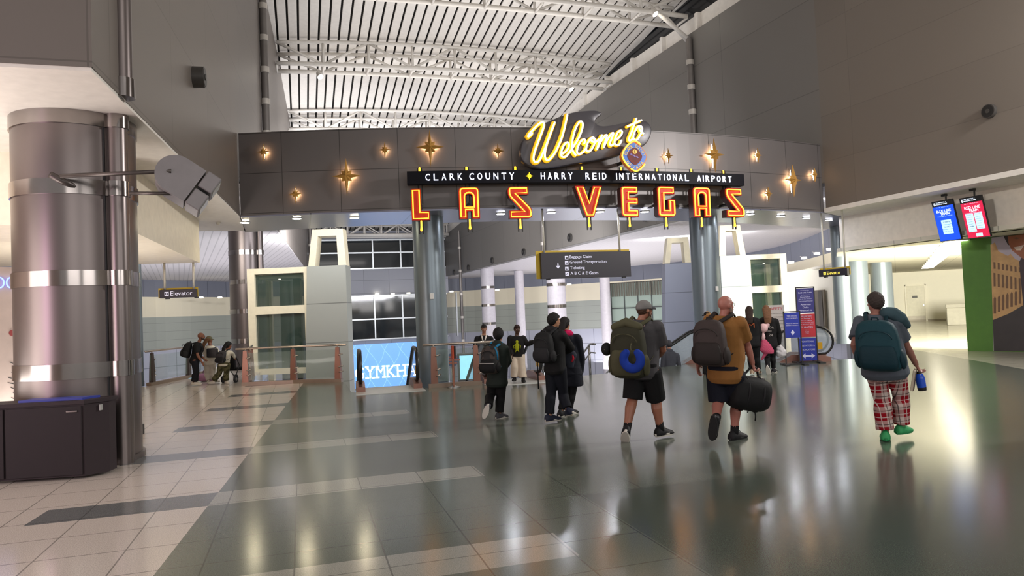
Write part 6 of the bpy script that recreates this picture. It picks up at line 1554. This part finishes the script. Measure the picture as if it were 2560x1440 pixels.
hair_part(f.o, f.J['head'], f.A, f.hs, '120d0c', .04, -.1, .016, .28, .004)
bm = BM(); ell(bm, f.J['neck']+f.R*.05-f.F*.05-f.U*.01, (f.R, f.F, f.U), (.10, .07, .06)); part('pink_hood', withmat(remesh(bm, .012, 3), cloth('hot pink fleece', 'c41c56', .9)), f.o, world=True)
# ---- person with the printed sweater stepping off the escalator
D = DZ(1305, 956)
f = person('person in black sweater with green print and cream trousers stepping off the escalator', dict(head=(1293, 824), neck=(1292, 840), shR=(1276, 846), shL=(1308, 846), elR=(1273, 868, -.05), wrR=(1279, 884, -.15), elL=(1318, 861, -.02), wrL=(1333, 855, -.12),
     hipR=(1284, 887), hipL=(1302, 887), knR=(1286, 917, -.06), knL=(1305, 918, -.02), anR=(1286, 944, .0), anL=(1308, 947, -.05), toR=(1284, 950, -.18), toL=(1310, 955, -.25)), D,
     dict(s=.86, hip=.165, hd=.125, waist=.165, wd=.13, chest=.18, cd=.13, ls=1.05), skin('deep brown', '4a2f24'), 165, 0, vox=.012, hs=.95, handL=Vector((.6, -.3, .1)))
sw = shirt(f, cloth('black sweater', '1b1a1a', .9), 'sweater', 'long', .026, -.10, .01)
M_lime = cloth('lime print', '9fa31e', .8); c_ = f.J['neck'].lerp(f.hm, .5)+f.F*(f.B['cd']+.036)
bm = BM(); ax = (f.R, f.F, f.U); ell(bm, c_+f.U*.10, ax, (.035, .012, .038), 12, 8); ell(bm, c_-f.U*.02, ax, (.055, .014, .10), 12, 8)
for q in (-1, 1): tube(bm, [c_+f.U*.03+f.R*q*.04, c_+f.U*.0+f.R*q*.085, c_-f.U*.06+f.R*q*.075], .010, 6); tube(bm, [c_-f.U*.1+f.R*q*.025, c_-f.U*.15+f.R*q*.04], .010, 6)
part('sweater_print', bm, M_lime, sw, True, True)
pants(f, cloth('cream corduroy', 'cfc0ae', .85), 'trousers', 'long', .02, .03); shoes(f, M_bshoe, M_bsole, cloth('black sock', '161618'))
hair_part(f.o, f.J['head'], f.A, f.hs, '2a1a16', .04, -.05, .012); face_parts(f.o, f.J['head'], f.A, f.hs, 0, '5a322c', '1a100c')
# ---- man coming up behind the railing
f = person('man with white collar and black jacket riding up behind the railing', dict(head=(1210, 822), neck=(1210, 838), shR=(1193, 847), shL=(1227, 847), elR=(1186, 872, -.05), wrR=(1197, 861, -.28), elL=(1234, 874, 0), wrL=(1228, 893, -.1),
     hipR=(1202, 892), hipL=(1218, 892), knR=(1202, 928, -.02), knL=(1218, 928), anR=(1202, 964), anL=(1218, 964), toR=(1200, 972, -.2), toL=(1220, 972, -.2)), 19.0,
     dict(s=.95, chest=.175, waist=.15), skin('light tan', '9f7058'), 178, -12, vox=.012)
shirt(f, cloth('black jacket', '131315', .75), 'jacket', 'long', .02)
bm = BM(); c_ = f.J['neck']; 
for q in (-1, 1): tube(bm, [c_+f.R*q*.06-f.F*.02+f.U*.015, c_+f.R*q*.055+f.F*.07-f.U*.03, c_+f.R*q*.025+f.F*.125-f.U*.14], [.018, .028, .012], 8, round_ends=True)
part('shirt_collar', bm, cloth('white shirt', 'd8d2cc', .8), f.o, True, True)
pants(f, M_bk, 'trousers', 'long', .012); shoes(f, M_bshoe, M_bsole)
hair_part(f.o, f.J['head'], f.A, f.hs, '110d0c', .05, -.05, .014); face_parts(f.o, f.J['head'], f.A, f.hs, 0)
# ---- two women walking away
D = DZ(1894, 936)
f = person('dark-haired woman in black with a bun, walking beside the pink plush', dict(head=(1873, 777), neck=(1876, 793), shL=(1863, 803, .06), shR=(1891, 803, -.06), elL=(1860, 830, .02), wrL=(1864, 855, .1), elR=(1897, 832, .0), wrR=(1903, 850, .06),
     hipL=(1873, 856), hipR=(1889, 856), knL=(1876, 893, .05), knR=(1892, 893, .05), anL=(1880, 926, -.05), anR=(1896, 926, .05), toL=(1881, 934, .12), toR=(1900, 932, .2)), D,
     dict(s=.92, hip=.165, chest=.165, waist=.145), skin('fair', 'b88a76'), 20, 0, vox=.012)
j1 = shirt(f, cloth('black sweatshirt', '151416', .85), 'sweatshirt', 'long', .03); pants(f, cloth('black leggings', '0f0f11', .8), 'leggings', 'long', .01, .012); shoes(f, cloth('beige shoe', 'a08a74'), M_wsole)
hair_part(f.o, f.J['head'], f.A, f.hs, '2b1d17', .04, -.09, .014, .30, .006, w=.10)
bm = BM(); T = Matrix((f.R, f.F, f.U)).transposed().to_4x4(); T.translation = f.J['neck'].lerp(f.hm, .3)-f.F*(f.B['cd']+.04); text_bm(bm, 'M', .03, 0, 0, w=.15, h=.11, depth=.004, M=T); part('orange_print', bm, cloth('orange print', 'b5603c'), j1, False, True)
fa = f
D = DZ(1926, 933)
f = person('woman with long light brown hair and white-printed black hoodie', dict(head=(1915, 775), neck=(1919, 792), shL=(1905, 803, .06), shR=(1938, 804, -.06), elL=(1903, 832, .0), wrL=(1908, 852, .06), elR=(1947, 832, .02), wrR=(1947, 858, .05),
     hipL=(1914, 858), hipR=(1932, 858), knL=(1918, 893, .05), knR=(1932, 893, .05), anL=(1920, 918, -.28), anR=(1934, 923, .05), toL=(1924, 933, -.16), toR=(1940, 928, .2)), D,
     dict(s=.94, hip=.165, chest=.17, waist=.15), skin('fair', 'b88a76'), 10, 0, vox=.012, curlR=1.0)
j2 = shirt(f, cloth('black sweatshirt', '151416', .85), 'hoodie', 'long', .03, hood=True); pants(f, cloth('black leggings', '0f0f11', .8), 'leggings', 'long', .01); shoes(f, cloth('black trainer', '26262a'), M_wsole, upL=(Z3*.5+f.F).normalized())
hair_part(f.o, f.J['head'], f.A, f.hs, '6b4a33', .04, -.09, .012, .32, .004, w=.105)
bm = BM(); T = Matrix((f.R, f.F, f.U)).transposed().to_4x4(); T.translation = f.J['neck'].lerp(f.hm, .38)-f.F*(f.B['cd']+.045); text_bm(bm, 'NEVADA', 0, 0, 0, w=.27, h=.055, depth=.004, M=T); text_bm(bm, 'CHEER', 0, -.09, 0, w=.17, h=.05, depth=.004, M=T); text_bm(bm, '24', .06, -.18, 0, w=.1, h=.06, depth=.004, M=T); part('hoodie_print', bm, cloth('white print', 'b9b4b0'), j2, False, True)
e = empty('plush_toy', at_D(1914, 888, D-.15), 0, 'pink and cream plush toy dangling between the two women', 'plush toy')
bm = BM(); ax = (XC, FW, Z3); ell(bm, at_D(1909, 820, D-.16), ax, (.10, .09, .11)); ell(bm, at_D(1919, 812, D-.16), ax, (.05, .05, .06)); ell(bm, at_D(1908, 842, D-.16), ax, (.05, .05, .1)); part('plush_head', withmat(remesh(bm, .014, 3), cloth('cream plush', 'd3aeb0', .95, .12, .6, 40)), e, world=True)
bm = BM(); loft(bm, [sring(at_D(u, v, D-.15), XC, FW, a, b, 16) for u, v, a, b in ((1909, 848, .05, .05), (1913, 862, .13, .08), (1917, 876, .17, .09), (1921, 884, .12, .07))])
tube(bm, [at_D(1917, 880, D-.15), at_D(1908, 893, D-.13), at_D(1904, 900, D-.12)], [.05, .035, .02], 8, round_ends=True); part('plush_body', withmat(remesh(bm, .014, 3), cloth('pink plush', 'b84e6b', .95, .15, .6, 40)), e, world=True)
e = empty('carrier_bag', at_D(1951, 892, D+.05), 0, 'white translucent plastic carrier bag held by the woman with light brown hair', 'bag')
bm = BM(); rg = [sring(at_D(u, v, D+.05), XC, FW, a, b, 20, 2.2) for u, v, a, b in ((1948, 860, .02, .02), (1950, 868, .09, .06), (1952, 878, .13, .09), (1952, 888, .12, .09), (1952, 893, .06, .05))]; loft(bm, rg)
me = remesh(bm, .015, 1)
for v in me.vertices: v.co += Vector((sin(v.co.z*60+v.co.x*40), sin(v.co.x*55), 0))*.008
part('bag_body', withmat(me, mat('white plastic film', 'c8c4c8', .4, alpha=.85)), e, world=True)
bm = BM(); tube(bm, [at_D(1947, 857, D+.05), at_D(1948, 864, D+.05)], .012, 6); part('bag_handle', bm, mat('white plastic film', 'c8c4c8', .4, alpha=.85), e, True, True)
# ---- woman in black cap mostly hidden behind the bald man
f = person('blond person in black cap, mostly hidden behind the bald man', dict(head=(1768, 790), neck=(1768, 805), shL=(1754, 814), shR=(1784, 814), elL=(1751, 840), wrL=(1756, 862, .1), elR=(1788, 840), wrR=(1784, 862, .1), hipL=(1761, 862), hipR=(1777, 862),
     knL=(1762, 900, .03), knR=(1777, 900, .03), anL=(1762, 938), anR=(1777, 938), toL=(1761, 944, .2), toR=(1779, 944, .2)), 17.3, dict(s=.92), skin('fair', 'b88a76'), -30, 0, vox=.013)
shirt(f, cloth('tan top', '8a6a44'), 'top', 'long', .02); pants(f, M_bk, 'trousers', 'long', .012); shoes(f, M_bshoe, M_bsole); hair_part(f.o, f.J['head'], f.A, f.hs, 'a27a4a', .03, -.09, .012, .16, .004); cap(f, '141416', '141416')
# ---- figure going down the stairs
f = person('person in dark grey hoodie going down the stairs, seen from the chest up', dict(head=(1672, 861), neck=(1674, 876), shL=(1660, 887), shR=(1692, 889), elL=(1656, 915), wrL=(1660, 940, .1), elR=(1698, 915), wrR=(1695, 940, .1), hipL=(1666, 934), hipR=(1684, 934),
     knL=(1667, 969, .08), knR=(1685, 965, .12), anL=(1667, 1003), anR=(1684, 998, .1), toL=(1666, 1010, .2), toR=(1686, 1005, .3)), 20.3, dict(s=.95), skin('fair', 'b88a76'), 0, -5, vox=.013)
shirt(f, cloth('dark grey hoodie', '43454d', .9), 'hoodie', 'long', .026, hood=True); pants(f, M_bk, 'trousers', 'long', .012); shoes(f, M_bshoe, M_bsole); hair_part(f.o, f.J['head'], f.A, f.hs, '3a3a40', .05, -.09, .02)
# ---- group by the far railing
D = DZ(494, 964)
f = person('bald bearded man in black tee and dark trousers, leaning towards the railing', dict(head=(503, 841), neck=(497, 856), shR=(491, 866, -.17), shL=(496, 866, .17), elR=(494, 888, -.20), wrR=(504, 904, -.14), elL=(500, 888, .18), wrL=(511, 898, .12),
     hipR=(487, 902, -.09), hipL=(488, 902, .09), knR=(491, 932, -.09), knL=(491, 931, .09), anR=(485, 956, -.1), anL=(488, 955, .1), toR=(500, 961, -.1), toL=(504, 959, .1)), D,
     dict(s=.86, hip=.175, hd=.135, waist=.17, wd=.14, chest=.19, cd=.14, belly=.02, ls=1.1), skin('brown', '7a4c36'), 82, 4, vox=.013, hs=.95)
shirt(f, M_bk, 't_shirt', 'short', .022); pants(f, cloth('dark jeans', '191a20', .85), 'trousers', 'long', .02, .02); shoes(f, cloth('white trainer', 'cfc9bf', .6), M_wsole); specs(f); beard(f, '1a1210'); face_parts(f.o, f.J['head'], f.A, f.hs, 0, '5f3a32')
backpack(f, 'black backpack on the bald man by the far railing', 0, .34, .46, .24, cloth('black nylon', '141416', .7), cloth('soft black webbing', '1d1d20', .7))
D = DZ(523, 959)
f = person('woman in olive cap, white tee and white trousers beside the bald bearded man', dict(head=(523, 850), neck=(526, 864), shL=(515, 874, .02), shR=(540, 874, 0), elL=(512, 892, .03), wrL=(514, 908, .1), elR=(547, 890, 0), wrR=(549, 905, .1),
     hipL=(517, 905), hipR=(533, 905), knL=(518, 933, .03), knR=(531, 933, .05), anL=(522, 952, -.02), anR=(536, 950, .08), toL=(528, 957, .14), toR=(546, 955, .2)), D,
     dict(s=.82, hip=.185, hd=.14, waist=.16, wd=.125, chest=.165, cd=.125, ls=1.05), skin('brown', '7a4c36'), 30, 0, vox=.013, hs=.93)
shirt(f, cloth('white tee', 'd9d3c4', .85), 't_shirt', 'short', .02); pants(f, cloth('white trousers', 'c9c2b4', .85), 'trousers', 'long', .018, .012); shoes(f, cloth('white trainer', 'cfc9bf', .6), M_wsole); cap(f, '5c5a45', '5c5a45'); hair_part(f.o, f.J['head'], f.A, f.hs, '5e4028', .03, -.08, .012, .26, .006, toward=-XC)
M_lb = mat('black leather', '232327', .4, var=.05); e = empty('tote_bag', at_D(531, 895, D-.25), 0, 'black leather tote on the shoulder of the woman in white', 'bag')
bm = BM(); T = Matrix((XC, FW, Z3)).transposed().to_4x4(); T.translation = at_D(531, 882, D-.24); rbox(bm, -.155, .155, -.06, .06, -.14, .13, .03, 3, T); part('bag_body', bm, M_lb, e, 40, True)
bm = BM(); P0_ = f.J['shR']+Z3*.06
tube(bm, smoothpath([T @ Vector((-.08, 0, .12)), P0_-FW*.08, P0_+Z3*.02, P0_+FW*.03, T @ Vector((.09, .02, .12))], 4), .011, 6); part('bag_strap', bm, M_lb, e, True, True)
D = DZ(556, 960)
f = person('girl with long black hair and camouflage trousers bending over the stroller', dict(head=(571, 864, .03), neck=(567, 875), shL=(553, 881, .05), shR=(576, 881, -.02), elL=(550, 897, .02), wrL=(556, 908, .14), elR=(583, 886, .1), wrR=(586, 893, .22),
     hipL=(553, 910, -.03), hipR=(568, 910, -.02), knL=(548, 934, .0), knR=(566, 934, .03), anL=(533, 953, -.05), anR=(566, 953, .02), toL=(523, 959, -.02), toR=(570, 959, -.08)), D,
     dict(s=.80, hip=.165, hd=.13, waist=.15, wd=.12, chest=.16, cd=.12, ls=1.0), skin('brown', '7a4c36'), 40, -10, vox=.013, hs=.92)
def camo2(t, c):
    a = t.noise(12, 3); return t.mix(t.math('GREATER_THAN', a, .5), lin('3d3c28'), lin('5d5a40'))
shirt(f, cloth('white top', 'd2ccbc', .85), 'top', 'long', .018); pants(f, mat('green camouflage', '444433', .9, build=camo2, spec=.2), 'trousers', 'long', .022, .02); shoes(f, cloth('white trainer', 'cfc9bf', .6), M_wsole); hair_part(f.o, f.J['head'], f.A, f.hs, '0d0c0e', .045, -.1, .02, .20, .005)
backpack(f, 'small dark grey backpack on the girl with long black hair', 0, .27, .36, .17, cloth('charcoal nylon', '3a383b', .7), cloth('soft black webbing', '1d1d20', .7))
p = at_z(572, 958, 0)+FW*.35; e = empty('stroller', (p.x, p.y, 0), radians(-30), 'folded black stroller standing in front of the girl', 'stroller')
for x, y in ((-.2, -.2), (.22, -.2), (-.16, .35), (.18, .35)):
    bm = BM(); tube(bm, [(x-.018, y, .1), (x+.018, y, .1)], .1, 18); w_ = part('wheel', bm, M_bsole, e, 40)
    bm = BM(); tube(bm, [(x-.022, y, .1), (x+.022, y, .1)], .045, 12); part('hub', bm, M_ss, w_, 40)
bm = BM()
for x in (-.2, .2): tube(bm, [(x, .35, .12), (x, .05, .45), (x, -.2, .85), (x, -.3, .92)], .014, 8); tube(bm, [(x, -.2, .12), (x, .0, .5)], .014, 8)
tube(bm, [(-.2, -.3, .92), (.2, -.3, .92)], .018, 8); part('frame', bm, M_blk, e, True)
bm = BM(); rbox(bm, -.18, .18, -.1, .25, .34, .44, .03); rbox(bm, -.18, .18, -.2, -.1, .4, .82, .03); part('seat', bm, cloth('black nylon', '141416', .7), e, 40)
p = at_z(507, 956, 0)+FW*.3; e = empty('holdall', (p.x, p.y, 0), radians(-12), 'soft pink patterned holdall on the floor behind the standing man', 'bag')
bm = BM(); rg = []
for t, q in ((-1, .4), (-.93, .8), (-.6, 1), (.6, 1), (.93, .8), (1, .4)): rg.append(sring(Vector((.24*t, 0, .13)), Vector((0, 1, 0)), Vector((0, 0, 1)), .13*q, .13*q, 20, 2.6))
loft(bm, rg); part('bag_body', bm, mat('pink paisley cloth', '9c6f8c', .8, var=.25, vs=25), e, True)
bm = BM(); tube(bm, smoothpath([(-.1, -.04, .25), (-.07, -.05, .34), (.07, -.05, .34), (.1, -.04, .25)], 4), .012, 8); part('handle', bm, mat('plum webbing', '6d4a62', .8), e, True)
